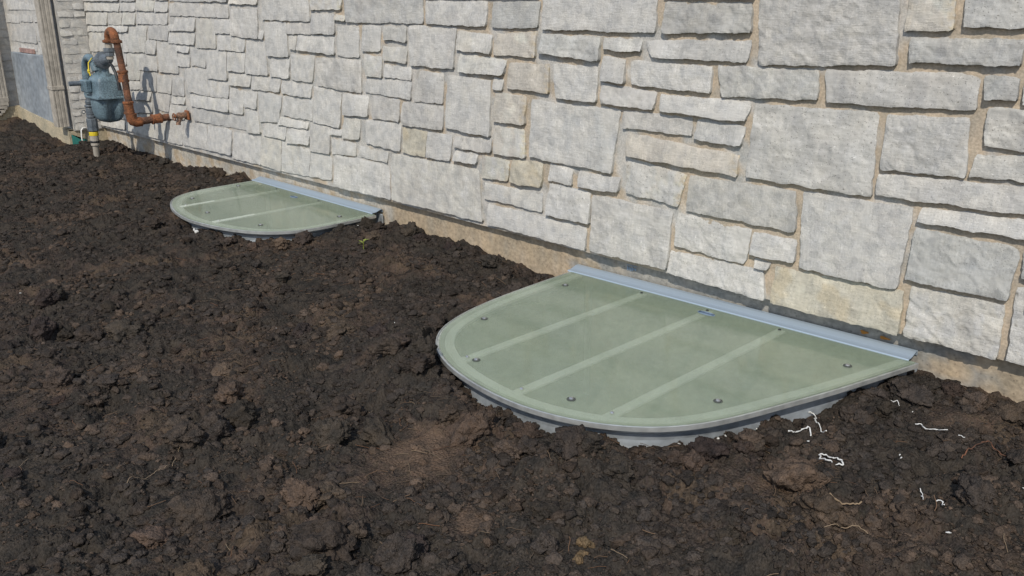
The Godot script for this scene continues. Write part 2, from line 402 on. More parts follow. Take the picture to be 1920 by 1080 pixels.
func make_materials() -> void:
	var sx := stone_textures()
	var m := mat(Color.WHITE, 0.9)
	m.albedo_texture = sx[0]
	m.vertex_color_use_as_albedo = true
	m.uv1_scale = Vector3(1.5, 1.5, 1)
	M.stone = relief(m, sx[1], 0.22)
	var g1 := grain_texture(512, 0.06, 0.88, 0.2, 21, 0.05, 0.03)
	var h1 := height_texture(512, 0.06, 31, 0.3)
	m = mat(Color.WHITE, 0.95)
	m.albedo_texture = g1
	m.vertex_color_use_as_albedo = true
	M.mortar = relief(tri(m, 2.6), h1, 0.12)
	m = mat(Color.WHITE, 0.9)
	m.albedo_texture = grain_texture(512, 0.04, 0.88, 0.22, 24, 0.2, 0.03)
	m.vertex_color_use_as_albedo = true
	M.concrete = relief(tri(m, 1.6), h1, 0.2)
	# soil
	var gs := grain_texture(1024, 0.05, 0.8, 0.55, 41, 0.0, 0.08)
	var hs := height_texture(1024, 0.035, 43, 0.5)
	m = mat(Color.WHITE, 0.96)
	m.albedo_texture = gs
	m.vertex_color_use_as_albedo = true
	m.metallic_specular = 0.08
	M.soil = relief(tri(m, 2.2), hs, 1.1)
	m = mat(Color.WHITE, 0.96)
	m.albedo_texture = gs
	m.vertex_color_use_as_albedo = true
	m.metallic_specular = 0.08
	M.clod = relief(tri(m, 3.1), hs, 0.8)
	# metals, plastics and paint
	var gm := grain_texture(512, 0.02, 0.9, 0.25, 51, 0.0, 0.0)
	var gd := grain_texture(512, 0.05, 0.82, 0.5, 57, 0.25, 0.03)
	m = mat(lin(0.52, 0.57, 0.61), 0.42, 0.55)
	m.albedo_texture = gm
	M.galvanised = tri(m, 2.0)
	m = mat(lin(0.66, 0.68, 0.66), 0.36, 0.6)
	m.albedo_texture = gm
	M.aluminium = tri(m, 1.7)
	m = mat(lin(0.4, 0.48, 0.56), 0.42, 0.4)
	M.flashing = tri(m, 1.4)
	m = mat(lin(0.85, 0.87, 0.82), 0.6, 0.0)
	M.rib = m
	m = mat(lin(0.365, 0.44, 0.32), 0.13, 0.0)
	m.albedo_color.a = 0.5
	m.albedo_texture = grain_texture(512, 0.03, 0.93, 0.07, 61, 0.0, 0.01)
	m.transparency = BaseMaterial3D.TRANSPARENCY_ALPHA
	m.metallic_specular = 1.0
	m.roughness_texture = grain_texture(512, 0.012, 0.85, 0.5, 63)
	M.sheet = tri(m, 1.3)
	M.screw = mat(lin(0.5, 0.5, 0.5), 0.3, 0.9)
	M.clip = mat(lin(0.05, 0.055, 0.05), 0.45)
	M.black = mat(lin(0.012, 0.013, 0.015), 0.5)
	M.emblem_blue = mat(lin(0.02, 0.04, 0.09), 0.5)
	M.emblem_grey = mat(lin(0.2, 0.27, 0.36), 0.5)
	m = mat(lin(0.17, 0.25, 0.295), 0.5)
	m.albedo_texture = gd
	M.meter = tri(m, 2.4)
	m = mat(lin(0.16, 0.19, 0.22), 0.5, 0.1)
	m.albedo_texture = gd
	M.fitting = tri(m, 5.0)
	var gr := grain_texture(512, 0.03, 0.72, 0.75, 71, 0.15, 0.12)
	m = mat(lin(0.33, 0.125, 0.05), 0.9)
	m.albedo_texture = gr
	M.rust = relief(tri(m, 6.0), h1, 0.12)
	m = mat(lin(0.2, 0.09, 0.05), 0.85)
	m.albedo_texture = gr
	M.rust_dark = tri(m, 5.0)
	M.yellow = mat(lin(0.6, 0.46, 0.02), 0.6)
	m = mat(lin(0.4, 0.24, 0.16), 0.6, 0.3)
	m.albedo_texture = gr
	M.brass = tri(m, 8.0)
	m = mat(lin(0.4, 0.365, 0.31), 0.5)
	m.albedo_texture = gm
	M.spout = tri(m, 1.5)
	m = mat(lin(0.29, 0.32, 0.345), 0.85)
	m.albedo_texture = grain_texture(512, 0.02, 0.88, 0.22, 81, 0.0, 0.02)
	M.panel = tri(m, 1.2)
	M.teal = mat(lin(0.03, 0.2, 0.17), 0.7)
	M.white = mat(lin(0.72, 0.72, 0.7), 0.8)
	M.foam = mat(lin(0.56, 0.56, 0.54), 0.9)
	m = mat(lin(0.22, 0.16, 0.1), 0.9)
	m.vertex_color_use_as_albedo = true
	M.straw = m
	M.leaf = mat(lin(0.16, 0.19, 0.03), 0.7)
	M.leaf.backlight = Color(0.2, 0.25, 0.05)
	M.ochre = mat(lin(0.3, 0.13, 0.02), 0.9)
	m = mat(lin(0.42, 0.27, 0.235), 0.9)
	m.albedo_texture = gd
	M.brick = tri(m, 3.0)

# ------------------------------------------------------------------ stonework
const TONES := [[1.0, 1.0, 1.0], [1.04, 1.0, 0.94], [0.88, 0.885, 0.88], [1.13, 1.115, 1.075], [0.78, 0.8, 0.81], [0.96, 0.965, 0.965], [1.0, 0.955, 0.83], [1.1, 1.08, 1.03]]

# corners: top left, top right, bottom right, bottom left in the plane of the wall, about the stone's own middle
func stone_mesh(q: Array, cell: float, sd: int, zp: float, tone: int, back := 0.05) -> ArrayMesh:
	var r := RandomNumberGenerator.new()
	r.seed = sd * 131 + 17
	var w := maxf((q[1] - q[0]).length(), (q[2] - q[3]).length())
	var h := maxf((q[3] - q[0]).length(), (q[2] - q[1]).length())
	var nx := clampi(int(round(w / cell)), 4, 64)
	var ny := clampi(int(round(h / cell)), 4, 48)
	var off := Vector3(r.randf() * 50, r.randf() * 50, sd * 0.37)
	var tilt := Vector2(r.randf_range(-0.014, 0.014), 0.0)
	var cleft := r.randf_range(0.2, 1.1) * (1.8 if tone == 2 or tone == 4 else 1.0)
	var step := r.randf_range(0.3, 1.2) if r.randf() < 0.6 else 0.0
	var ang := r.randf_range(-0.9, 0.9)
	var fdir := Vector2(sin(ang), cos(ang))
	var bow := r.randf_range(-0.002, 0.004)
	var uvo := Vector2(r.randf(), r.randf())
	var uvs := r.randf_range(0.4, 1.25)
	var uvt := r.randf() < 0.3
	var tn: Array = TONES[tone]
	var lum := r.randf_range(0.87, 1.07)
	var hue := r.randf_range(-0.018, 0.018)
	var ps := []
	var cs := []
	for j in ny + 1:
		for i in nx + 1:
			var u := float(i) / nx
			var v := float(j) / ny
			var p: Vector2 = (q[0] as Vector2).lerp(q[1], u).lerp((q[3] as Vector2).lerp(q[2], u), v)
			var s3 := Vector3(p.x, p.y, 0) + off
			var du := minf(u, 1 - u) * w
			var dv := minf(v, 1 - v) * h
			var rim := 1.0 - clampf(minf(du, dv) / 0.03, 0, 1)
			# broken edges
			p.x += rim * (0.0022 * n_b.get_noise_2d(p.y * 1.3 + off.x, off.y + (9.0 if u > 0.5 else 0.0)) + 0.0065 * n_a.get_noise_2d(p.y * 1.1 + off.y, off.x + (7.0 if u > 0.5 else 0.0)))
			p.y += rim * (0.0026 * n_b.get_noise_2d(p.x * 1.3 + off.y, off.x + (5.0 if v > 0.5 else 0.0)) + 0.007 * n_a.get_noise_2d(p.x * 0.9 + off.x, off.y + (3.0 if v > 0.5 else 0.0)))
			# rounded corners
			var corner := clampf(1.0 - du / 0.018, 0, 1) * clampf(1.0 - dv / 0.018, 0, 1)
			p -= p.normalized() * corner * 0.003
			var big := n_a.get_noise_3dv(s3)
			var mid := n_b.get_noise_3dv(s3 * Vector3(1, 1.5, 1))
			var z := lerpf(-0.0045, zp, pow(v, 0.8)) + tilt.x * p.x + bow * (1.0 - 4.0 * (u - 0.5) * (u - 0.5))
			z += cleft * (0.005 * big + 0.0026 * mid)
			# broken flakes: planes that end in small steps
			var fl := fdir.dot(p) * 9.0 + 1.6 * n_a.get_noise_3dv(s3 * 0.7) + off.x
			z += step * 0.0045 * (floorf(fl) - fl + 0.5 + smoothstep(0.86, 1.0, fl - floorf(fl)))
			var rr := 0.0055 + 0.004 * n_a.get_noise_2d((p.x - p.y) * 2.0, off.y)
			var e := clampf(1.0 - minf(du, dv) / rr, 0, 1)
			z -= e * e * (0.0016 + 0.0012 * mid)
			ps.append(Vector3(p.x, p.y, z))
			var patch := smoothstep(0.08, 0.22, n_c.get_noise_3dv(s3 * Vector3(1.5, 0.6, 1) + Vector3(11, 3, 5)))
			var pale := smoothstep(0.22, 0.34, n_c.get_noise_3dv(s3 * 1.3 + Vector3(40, 8, 2)))
			var l := lum * (1.0 - 0.085 * patch + 0.075 * pale)
			var c := Color(tn[0] * l * (1.0 + hue * 0.6), tn[1] * l, tn[2] * l * (1.0 - hue * 0.6 + 0.006 * patch))
			if tone == 7:
				var dirt := smoothstep(0.1, 0.3, n_b.get_noise_3dv(s3 * 0.8)) * smoothstep(0.05, 0.3, n_c.get_noise_3dv(s3 * 2.0) + 0.12)
				c = c.lerp(Color(0.12, 0.1, 0.09), dirt * 0.8)
			if tone == 6:
				c = c.lerp(Color(0.98, 0.78, 0.46) * 1.0, 0.3 * smoothstep(0.0, 0.35, n_c.get_noise_3dv(s3 * 1.2 + Vector3(3, 9, 1))))
			if tone == 1:
				var edge_warm := clampf(1.0 - du / 0.05, 0, 1) * smoothstep(-0.1, 0.2, n_b.get_noise_3dv(s3)) * (1.0 if u > 0.5 else 0.3)
				c = c.lerp(Color(1.0, 0.8, 0.5), 0.55 * edge_warm)
			c.a = 1.0
			cs.append(c)
	var st := st_new()
	var add := func(i: int, zb):
		var p: Vector3 = ps[i]
		var d := 0.0
		if zb != null:
			d = p.z - (zb as float)
			p.z = zb
		st.set_color(cs[i])
		var t2 := Vector2(p.x + d, p.y + d) * uvs
		st.set_uv((Vector2(t2.y, -t2.x) if uvt else t2) + uvo)
		st.add_vertex(p)
	st.set_smooth_group(0)
	for j in ny:
		for i in nx:
			var a := j * (nx + 1) + i
			var b := a + 1
			var c2 := a + nx + 2
			var d2 := a + nx + 1
			for k in [a, b, c2, a, c2, d2]: add.call(k, null)
	st.set_smooth_group(1)
	var loop := []
	for i in nx: loop.append(i)
	for j in ny: loop.append(j * (nx + 1) + nx)
	for i in nx: loop.append(ny * (nx + 1) + nx - i)
	for j in ny: loop.append((ny - j) * (nx + 1))
	for k in loop.size():
		var a: int = loop[k]
		var b: int = loop[(k + 1) % loop.size()]
		add.call(a, null); add.call(a, -back); add.call(b, -back)
		add.call(a, null); add.call(b, -back); add.call(b, null)
	return done(st)

func add_stone(q: Array, sd: int, tone: int, parent: Node, cell: float, zp: float) -> void:
	var c: Vector2 = (q[0] + q[1] + q[2] + q[3]) / 4.0
	var l := []
	for p in q: l.append(p - c)
	put("stone", stone_mesh(l, cell, sd, zp, tone), M.stone, parent, Vector3(c.x, c.y, 0))

# a bumpy sheet in x and y, coloured by a function of position
func sheet_xy(x0: float, x1: float, y0: float, y1: float, z: float, cell: float, bump: float, colour: Callable, lip := 0.0) -> ArrayMesh:
	var st := st_new()
	st.set_smooth_group(0)
	var nx := maxi(2, int((x1 - x0) / cell))
	var ny := maxi(2, int((y1 - y0) / cell))
	var at := func(i: int, j: int) -> Vector3:
		var x := lerpf(x0, x1, float(i) / nx)
		var y := lerpf(y1, y0, float(j) / ny)
		return Vector3(x, y, z + bump * (n_a.get_noise_2d(x * 2.0 + 31.0, y * 2.0) + 0.5 * n_b.get_noise_2d(x, y + 17.0)))
	for j in ny:
		for i in nx:
			for k in [[0, 0], [1, 0], [1, 1], [0, 0], [1, 1], [0, 1]]:
				var p: Vector3 = at.call(i + k[0], j + k[1])
				st.set_color(colour.call(p))
				st.add_vertex(p)
	if lip > 0.0:
		st.set_smooth_group(1)
		for i in nx:
			var a: Vector3 = at.call(i, ny)
			var b: Vector3 = at.call(i + 1, ny)
			st.set_color(colour.call(a))
			quad(st, a, b, b - Vector3(0, 0, lip), a - Vector3(0, 0, lip))
	return done(st)

func mortar_colour(p: Vector3) -> Color:
	var pale := smoothstep(-0.12, 0.12, n_c.get_noise_2d(p.x * 0.7, p.y * 0.7 + 90.0) - 0.13 * (p.x + 3.5))
	var c := Color(0.56, 0.47, 0.36).lerp(Color(0.58, 0.56, 0.52), pale)
	return c * (0.97 + 0.12 * n_c.get_noise_2d(p.x * 2.0, p.y * 2.0))

# the bay's sides are laid in the same pale mortar as the wall's end that they meet
func bay_mortar(p: Vector3) -> Color:
	return mortar_colour(Vector3(p.x - 8.8, p.y, 0))

func concrete_colour(p: Vector3) -> Color:
	var n := n_c.get_noise_2d(p.x * 1.1, p.y * 2.0 + 50.0)
	var tan_c := Color(0.48, 0.385, 0.268)
	var grey := Color(0.35, 0.335, 0.3)
	var gap := absf(p.x + 1.8) - 0.86
	var k := 1.0 - smoothstep(-0.04, 0.05, gap * 0.5 + 0.22 * n)
	if p.x < -4.3:
		k = smoothstep(-0.1, 0.1, n + 0.05)
		grey = Color(0.5, 0.46, 0.39)
	var c := tan_c.lerp(grey, k)
	var drip := smoothstep(0.1, 0.26, n_b.get_noise_2d(p.x * 0.7, p.y * 0.07 + 12.0)) * (1.0 if p.x < -4.6 else 0.25)
	c = c.lerp(Color(0.62, 0.58, 0.5), 0.55 * drip)
	return c * (1.0 + 0.12 * n_a.get_noise_2d(p.x * 1.3, p.y * 1.3 + 5.0))

# stones in rows for the parts that the photograph hardly shows
func filler_rows(x0: float, x1: float, y0: float, y1: float, sd: int) -> Array:
	var r := RandomNumberGenerator.new()
	r.seed = sd
	var out := []
	var y := y0
	while y < y1 - 0.04:
		var hh := minf(r.randf_range(0.08, 0.19), y1 - y)
		if y1 - y - hh < 0.06: hh = y1 - y
		var x := x0
		while x < x1 - 0.03:
			var ww := minf(r.randf_range(0.14, 0.42), x1 - x)
			if x1 - x - ww < 0.08: ww = x1 - x
			var g := 0.008
			out.append([Vector2(x + g, y + hh - g), Vector2(x + ww - g, y + hh - g + r.randf_range(-0.006, 0.004)), Vector2(x + ww - g + r.randf_range(-0.008, 0.004), y + g), Vector2(x + g, y + g + r.randf_range(-0.004, 0.006))])
			x += ww
		y += hh
	return out

func build_house() -> void:
	var house := thing("house", "pale grey limestone house wall with tan mortar on a low concrete foundation", "house")
	var wall := put("wall", sheet_xy(-8.84, 1.6, 0.014, 2.1, -0.0075, 0.03, 0.0035, mortar_colour, 0.045), M.mortar, house)
	for k in STONES.size():
		var d: Array = STONES[k]
		var q := []
		for c in 4:
			var e := Vector2(d[c * 2], d[c * 2 + 1]) / 1000.0
			if e.x < -8.3 and c % 3 == 0: e.x = -8.785
			q.append(e)
		var mx: float = (q[0].x + q[1].x) / 2.0
		if mx < -3.3:
			var mid: Vector2 = (q[0] + q[1] + q[2] + q[3]) / 4.0
			var grow := 0.0045 * smoothstep(-3.3, -5.0, mx)
			for c in 4: q[c] += Vector2(signf(q[c].x - mid.x), signf(q[c].y - mid.y) * 0.6) * grow
		var cell := clampf(0.0034 * (0.4 + sqrt(mx * mx + 5.0) * 0.8), 0.0072, 0.022)
		rng.seed = 900 + k
		var tone: int = d[8]
		# the far end of the wall is smeared with lime: many chalky stones
		if tone == 0 and mx < -3.0 and rng.randf() < 0.55: tone = 3
		if tone == 0 and mx > -3.0 and rng.randf() < 0.2: tone = 2 + rng.randi() % 2
		add_stone(q, k + 1, tone, wall, cell, rng.randf_range(0.007, 0.019) if mx > -3.6 else rng.randf_range(0.003, 0.012))
	# beyond the frame: above and to the right
	var st := st_new()
	var rest := filler_rows(-8.8, 1.6, 1.262, 2.1, 5)
	rest.append_array(filler_rows(-0.775, 1.6, 0.01, 1.256, 6))
	for k in rest.size():
		var q: Array = rest[k]
		st.append_from(stone_mesh(q, 0.05, 2000 + k, 0.004, [0, 0, 2, 3, 1, 5][k % 6]), 0, Transform3D.IDENTITY)
	var more := put("stonework", st.commit(), M.stone, wall)
	more.set_meta("kind", "stuff")
	put("foundation", sheet_xy(-8.9, 1.6, -1.25, 0.016, -0.047, 0.03, 0.004, concrete_colour), M.concrete, house)
	var core := BoxMesh.new()
	core.size = Vector3(10.4, 3.3, 0.3)
	put("backing", core, M.concrete, house, Vector3(-3.62, 0.42, -0.22))
	# small marks on the foundation
	for a in [[-1.305, -0.03, 0.016, 0.007], [-1.225, -0.032, 0.02, 0.006]]:
		var s := st_new()
		s.set_smooth_group(-1)
		var prev := Vector3.ZERO
		var cen := Vector3(a[0], a[1], -0.0405)
		for k in 15:
			var an := TAU * k / 14.0
			var rr := 1.0 + 0.5 * sin(an * 3.0 + a[0] * 9.0) * 0.5
			var p: Vector3 = cen + Vector3(cos(an) * a[2] * rr, sin(an) * a[3] * rr, 0)
			if k > 0:
				s.add_vertex(cen + Vector3(0, 0, 0.001)); s.add_vertex(p); s.add_vertex(prev)
			prev = p
		put("ochre_stain", done(s), M.ochre, house)
	# a stamp on the concrete above the flashing
	var stamp := st_new()
	rng.seed = 44
	for k in 6:
		chamfer_box(stamp, Vector3(-2.46 + 0.0095 * k, -0.022 + rng.randf_range(-0.004, 0.004), -0.042), Vector3(0.006, rng.randf_range(0.01, 0.02), 0.002), 0.0006)
	chamfer_box(stamp, Vector3(-2.435, -0.007, -0.042), Vector3(0.06, 0.003, 0.002), 0.0006)
	put("stamp", done(stamp), M.emblem_grey, house)
	# the bay that juts out beyond the meter: side facing the meter, front, and its next side
	var side := put("bay_side", sheet_xy(-0.25, 0.0, 0.0, 1.9, 0.0, 0.03, 0.003, bay_mortar), M.mortar, house, Vector3(-8.8, 0, 0), Vector3(0, PI / 2, 0))
	bay_stones(side, -0.245, -0.002, 0.0, 1.4, 71, 3, 0.1)
	var front := put("bay_front", sheet_xy(-10.32, -8.8, 0.0, 1.9, 0.25, 0.04, 0.003, mortar_colour), M.mortar, house)
	for q in BAY:
		rng.seed = int(q[0])
		var c := Vector2((q[0] + q[1]) / 2000.0, (q[2] + q[3]) / 2000.0)
		var hw: float = (q[1] - q[0]) / 2000.0
		var hh: float = (q[2] - q[3]) / 2000.0
		put("stone", stone_mesh([Vector2(-hw, hh), Vector2(hw, hh), Vector2(hw, -hh), Vector2(-hw, -hh)], 0.03, int(q[0]), 0.008, 0), M.stone, front, Vector3(c.x, c.y, 0.25))
	var next := put("bay_side", sheet_xy(-0.12, 0.0, 0.0, 1.9, 0.0, 0.03, 0.003, bay_mortar), M.mortar, house, Vector3(-10.3, 0, 0.25), Vector3(0, PI / 2, 0))
	bay_stones(next, -0.115, -0.003, 0.16, 1.4, 91, 3, 0.14)
	var bx := BoxMesh.new()
	bx.size = Vector3(1.5, 2.0, 0.3)
	put("bay_core", bx, M.concrete, house, Vector3(-9.57, 0.9, 0.09))
	bx = BoxMesh.new()
	bx.size = Vector3(2.0, 2.0, 0.58)
	put("bay_core", bx, M.concrete, house, Vector3(-11.32, 0.9, 0.07))
	# bay foundation: a poured ledge that climbs away from the corner
	var fs := st_new()
	fs.set_smooth_group(-1)
	var tops := [[-8.815, 0.012], [-9.15, 0.03], [-9.5, 0.055], [-9.9, 0.085], [-10.26, 0.12]]
	for k in tops.size() - 1:
		var xa: float = tops[k + 1][0]
		var xb: float = tops[k][0]
		var ya: float = tops[k + 1][1]
		var yb: float = tops[k][1]
		fs.set_color(Color(0.5, 0.43, 0.3))
		quad(fs, Vector3(xa, ya, 0.3), Vector3(xb, yb, 0.3), Vector3(xb, -0.6, 0.3), Vector3(xa, -0.6, 0.3))
		quad(fs, Vector3(xa, ya, 0.2), Vector3(xb, yb, 0.2), Vector3(xb, yb, 0.3), Vector3(xa, ya, 0.3))
	quad(fs, Vector3(-8.815, 0.0, 0.3), Vector3(-8.815, 0.0, -0.05), Vector3(-8.815, -0.6, -0.05), Vector3(-8.815, -0.6, 0.3))
	quad(fs, Vector3(-10.26, 0.12, 0.3), Vector3(-10.26, -0.6, 0.3), Vector3(-10.26, -0.6, 0.5), Vector3(-10.26, 0.1, 0.5))
	put("bay_foundation", done(fs), M.concrete, house)
	var pst := st_new()
	chamfer_box(pst, Vector3.ZERO, Vector3(1.18, 0.64, 0.05), 0.006)
	put("cement_panel", done(pst), M.panel, house, Vector3(-9.62, 0.345, 0.262))
	var bst := st_new()
	chamfer_box(bst, Vector3.ZERO, Vector3(0.42, 0.045, 0.02), 0.004)
	put("brick", done(bst), M.brick, house, Vector3(-9.75, 0.69, 0.262))
	# teal paint and a white wire end at the foot of the bay
	var ts := st_new()
	ts.set_smooth_group(-1)
	var tp := [Vector2(-0.01, -0.03), Vector2(0.03, -0.05), Vector2(0.06, -0.08), Vector2(0.12, -0.09), Vector2(0.135, -0.14), Vector2(0.15, -0.2), Vector2(-0.01, -0.2)]
	for k in range(1, tp.size() - 1):
		for v in [tp[0], tp[k], tp[k + 1]]:
			ts.add_vertex(Vector3(-8.812, v.y, 0.27 - v.x))
	put("teal_paint", done(ts), M.teal, house)

func bay_stones(parent: Node, u0: float, u1: float, y0: float, y1: float, sd: int, tone: int, hmax: float) -> void:
	var r := RandomNumberGenerator.new()
	r.seed = sd
	var y := y0
	var k := 0
	while y < y1:
		var hh := r.randf_range(0.065, hmax)
		var cut := u0 + (u1 - u0) * r.randf_range(0.28, 0.72) if r.randf() < 0.75 and u1 - u0 > 0.22 else u1
		for seg in [[u0, cut], [cut, u1]]:
			if seg[1] - seg[0] < 0.03: continue
			var hw: float = (seg[1] - seg[0]) / 2.0 - 0.003
			var h2 := hh / 2.0 - 0.003
			var q := [Vector2(-hw, h2), Vector2(hw, h2 + r.randf_range(-0.004, 0.002)), Vector2(hw, -h2), Vector2(-hw + r.randf_range(0, 0.006), -h2)]
			put("stone", stone_mesh(q, 0.016, sd * 50 + k, r.randf_range(0.001, 0.01), tone, 0.02), M.stone, parent, Vector3((seg[0] + seg[1]) / 2.0, y + hh / 2.0, 0))
			k += 1
		y += hh

# ------------------------------------------------------------------ soil
const MOUNDS := [[-0.85, 0.12, 0.28, 0.035], [-1.15, 0.3, 0.16, 0.03], [-2.95, 0.75, 0.3, 0.05], [-2.75, 1.1, 0.22, 0.03], [-1.9, 1.45, 0.25, -0.015], [-3.1, 0.1, 0.22, -0.02], [-3.6, 0.15, 0.3, 0.015], [-4.05, 0.18, 0.18, 0.05], [-4.25, 0.3, 0.18, 0.045],
	[-5.9, 0.45, 0.35, 0.055], [-5.6, 0.95, 0.3, 0.03], [-6.1, 0.05, 0.2, 0.06], [-7.9, 0.3, 0.45, 0.03], [-8.5, 0.2, 0.25, 0.05], [-1.5, 1.35, 0.12, 0.03], [-2.16, 1.42, 0.12, 0.04], [-1.75, 1.38, 0.2, 0.025], [-1.3, 1.1, 0.14, 0.03], [-2.42, 1.3, 0.15, 0.06], [-2.6, 1.15, 0.15, 0.04], [-2.52, 1.22, 0.22, 0.05], [-2.24, 1.34, 0.15, 0.045], [-0.9, 1.15, 0.16, 0.025], [-1.75, 2.15, 0.2, 0.03], [-0.6, 0.8, 0.2, 0.025]]
const SMOOTH := [[-1.98, 1.62, 0.17], [-1.06, 1.02, 0.07], [-1.6, 1.75, 0.06]]

func soil_base(x: float, z: float) -> float:
	var h := -0.16 - 0.032 * maxf(z - 0.5, 0.0) + 0.035 * n_low.get_noise_2d(x, z) + 0.022 * n_low.get_noise_2d(x * 3.1 + 50.0, z * 3.1)
	if x < -8.0:
		h += 0.15 * smoothstep(-8.6, -10.3, x) * exp(-maxf(z - 0.3, 0.0) * 0.8)
	for m in MOUNDS:
		var dx: float = (x - m[0]) / m[2]
		var dz: float = (z - m[1]) / m[2]
		var d := dx * dx + dz * dz
		if d < 6.0: h += m[3] * exp(-d)
	return h

func soil_height(x: float, z: float) -> float:
	var h := soil_base(x, z)
	var clump := clampf(0.85 + 1.1 * n_low.get_noise_2d(x * 2.3 + 30.0, z * 2.3), 0.25, 1.6)
	for s in SMOOTH:
		var d := Vector2(x - s[0], z - s[1]).length() / (s[2] as float)
		clump *= smoothstep(0.55, 1.25, d) * 0.9 + 0.1 if d < 1.25 else 1.0
	var wx := x + 0.022 * n_b.get_noise_2d(x * 0.7, z * 0.7)
	var wz := z + 0.022 * n_b.get_noise_2d(x * 0.7 + 70.0, z * 0.7)
	var a := clampf(-cell_a.get_noise_2d(wx, wz), 0, 1)
	var b := clampf(-cell_b.get_noise_2d(wx, wz), 0, 1)
	var c := clampf(-cell_c.get_noise_2d(wx, wz), 0, 1)
	a = 1.0 - (1.0 - a) * (1.0 - a)
	b = 1.0 - (1.0 - b) * (1.0 - b)
	h += clump * (0.044 * (a - 0.62) + 0.026 * (b - 0.6) * (0.5 + 0.5 * a) + 0.013 * (c - 0.5))
	h += 0.012 * clump * n_a.get_noise_2d(x * 1.3, z * 1.3)
	var p := Vector2(x, z)
	if x > -2.95 and x < -0.9 and z < 1.5:
		if Geometry2D.is_point_in_polygon(p, near_poly): return -1.1
		if Geometry2D.is_point_in_polygon(p, near_out): h = minf(h, -0.118)
	elif x > -6.1 and x < -4.1 and z < 1.1:
		if Geometry2D.is_point_in_polygon(p, far_poly): return -1.1
		if Geometry2D.is_point_in_polygon(p, far_out): h = minf(h, -0.105)
	return h

func soil_colour(x: float, z: float, sd := 0.0) -> Color:
	var dry := smoothstep(0.0, 0.5, n_low.get_noise_2d(x * 1.4 + 9.0, z * 1.4 + sd) + 0.25 * n_a.get_noise_2d(x * 0.6, z * 0.6 + sd))
	for s in SMOOTH:
		var d := Vector2(x - s[0], z - s[1]).length() / (s[2] as float) + 0.45 * n_a.get_noise_2d(x * 0.8, z * 0.8)
		dry = maxf(dry, 1.7 * (1.0 - smoothstep(0.5, 1.15, d)))
	var dark := Color(0.06, 0.051, 0.0445)
	var brown := Color(0.1, 0.075, 0.058)
	return dark.lerp(brown, minf(dry, 1.7))

func ground_at(x: float, z: float) -> float:
	var i := clampi(gx.bsearch(x) - 1, 0, gx.size() - 2)
	var j := clampi(gz.bsearch(z) - 1, 0, gz.size() - 2)
	var fx := clampf((x - gx[i]) / (gx[i + 1] - gx[i]), 0, 1)
	var fz := clampf((z - gz[j]) / (gz[j + 1] - gz[j]), 0, 1)
	var w := gx.size()
	return lerpf(lerpf(gh[j * w + i], gh[j * w + i + 1], fx), lerpf(gh[(j + 1) * w + i], gh[(j + 1) * w + i + 1], fx), fz)

func build_ground() -> void:
	var x := 1.3
	while x > -12.6:
		gx.append(x)
		x -= clampf(0.0036 * sqrt((x + 0.3) * (x + 0.3) + 2.6), 0.0062, 0.045)
	gx.reverse()
	var z := -0.06
	while z < 4.1:
		gz.append(z)
		z += 0.0075 if z < 2.6 else 0.02
	var w := gx.size()
	var hgt := gz.size()
	gh.resize(w * hgt)
	var vs := PackedVector3Array()
	var ns := PackedVector3Array()
	var cs := PackedColorArray()
	vs.resize(w * hgt)
	ns.resize(w * hgt)
	cs.resize(w * hgt)
	for j in hgt:
		for i in w:
			gh[j * w + i] = soil_height(gx[i], gz[j])
	for j in hgt:
		for i in w:
			var k := j * w + i
			vs[k] = Vector3(gx[i], gh[k], gz[j])
			var i0 := maxi(i - 1, 0)
			var i1 := mini(i + 1, w - 1)
			var j0 := maxi(j - 1, 0)
			var j1 := mini(j + 1, hgt - 1)
			ns[k] = Vector3(-(gh[j * w + i1] - gh[j * w + i0]) / (gx[i1] - gx[i0]), 1, -(gh[j1 * w + i] - gh[j0 * w + i]) / (gz[j1] - gz[j0])).normalized()
			cs[k] = soil_colour(gx[i], gz[j])
	var idx := PackedInt32Array()
	idx.resize((w - 1) * (hgt - 1) * 6)
	var t := 0
	for j in hgt - 1:
		for i in w - 1:
			var a := j * w + i
			idx[t] = a; idx[t + 1] = a + 1; idx[t + 2] = a + w + 1
			idx[t + 3] = a; idx[t + 4] = a + w + 1; idx[t + 5] = a + w
			t += 6
	var arr := []
	arr.resize(Mesh.ARRAY_MAX)
	arr[Mesh.ARRAY_VERTEX] = vs
	arr[Mesh.ARRAY_NORMAL] = ns
	arr[Mesh.ARRAY_COLOR] = cs
	arr[Mesh.ARRAY_INDEX] = idx
	var am := ArrayMesh.new()
	am.add_surface_from_arrays(Mesh.PRIMITIVE_TRIANGLES, arr)
	var g := put("ground", am, M.soil, self)
	g.set_meta("kind", "structure")
	# the plot goes on beyond the worked strip
	var far := st_new()
	far.set_smooth_group(0)
	far.set_color(Color(0.05, 0.042, 0.036))
	for q in [[-60.0, 60.0, 4.0, 80.0], [1.25, 60.0, -0.3, 4.0], [-60.0, -12.5, -0.3, 4.0]]:
		quad(far, Vector3(q[0], -0.33, q[2]), Vector3(q[1], -0.33, q[2]), Vector3(q[1], -0.4, q[3]), Vector3(q[0], -0.4, q[3]))
	var p := put("terrain", done(far), M.soil, self)
	p.set_meta("kind", "structure")

func clear_of_wells(x: float, z: float, pad: float) -> bool:
	var p := Vector2(x, z)
	if x < -8.75 and z < 0.36 + pad: return false
	if x < -10.2 and z < 0.55 + pad: return false
	if z < -0.03 + pad: return false
	for poly in [near_poly, far_poly]:
		if Geometry2D.is_point_in_polygon(p, poly): return false
		if pad > 0.004:
			for k in poly.size() - 1:
				if Geometry2D.get_closest_point_to_segment(p, poly[k], poly[k + 1]).distance_to(p) < pad * 0.8: return false
	return true

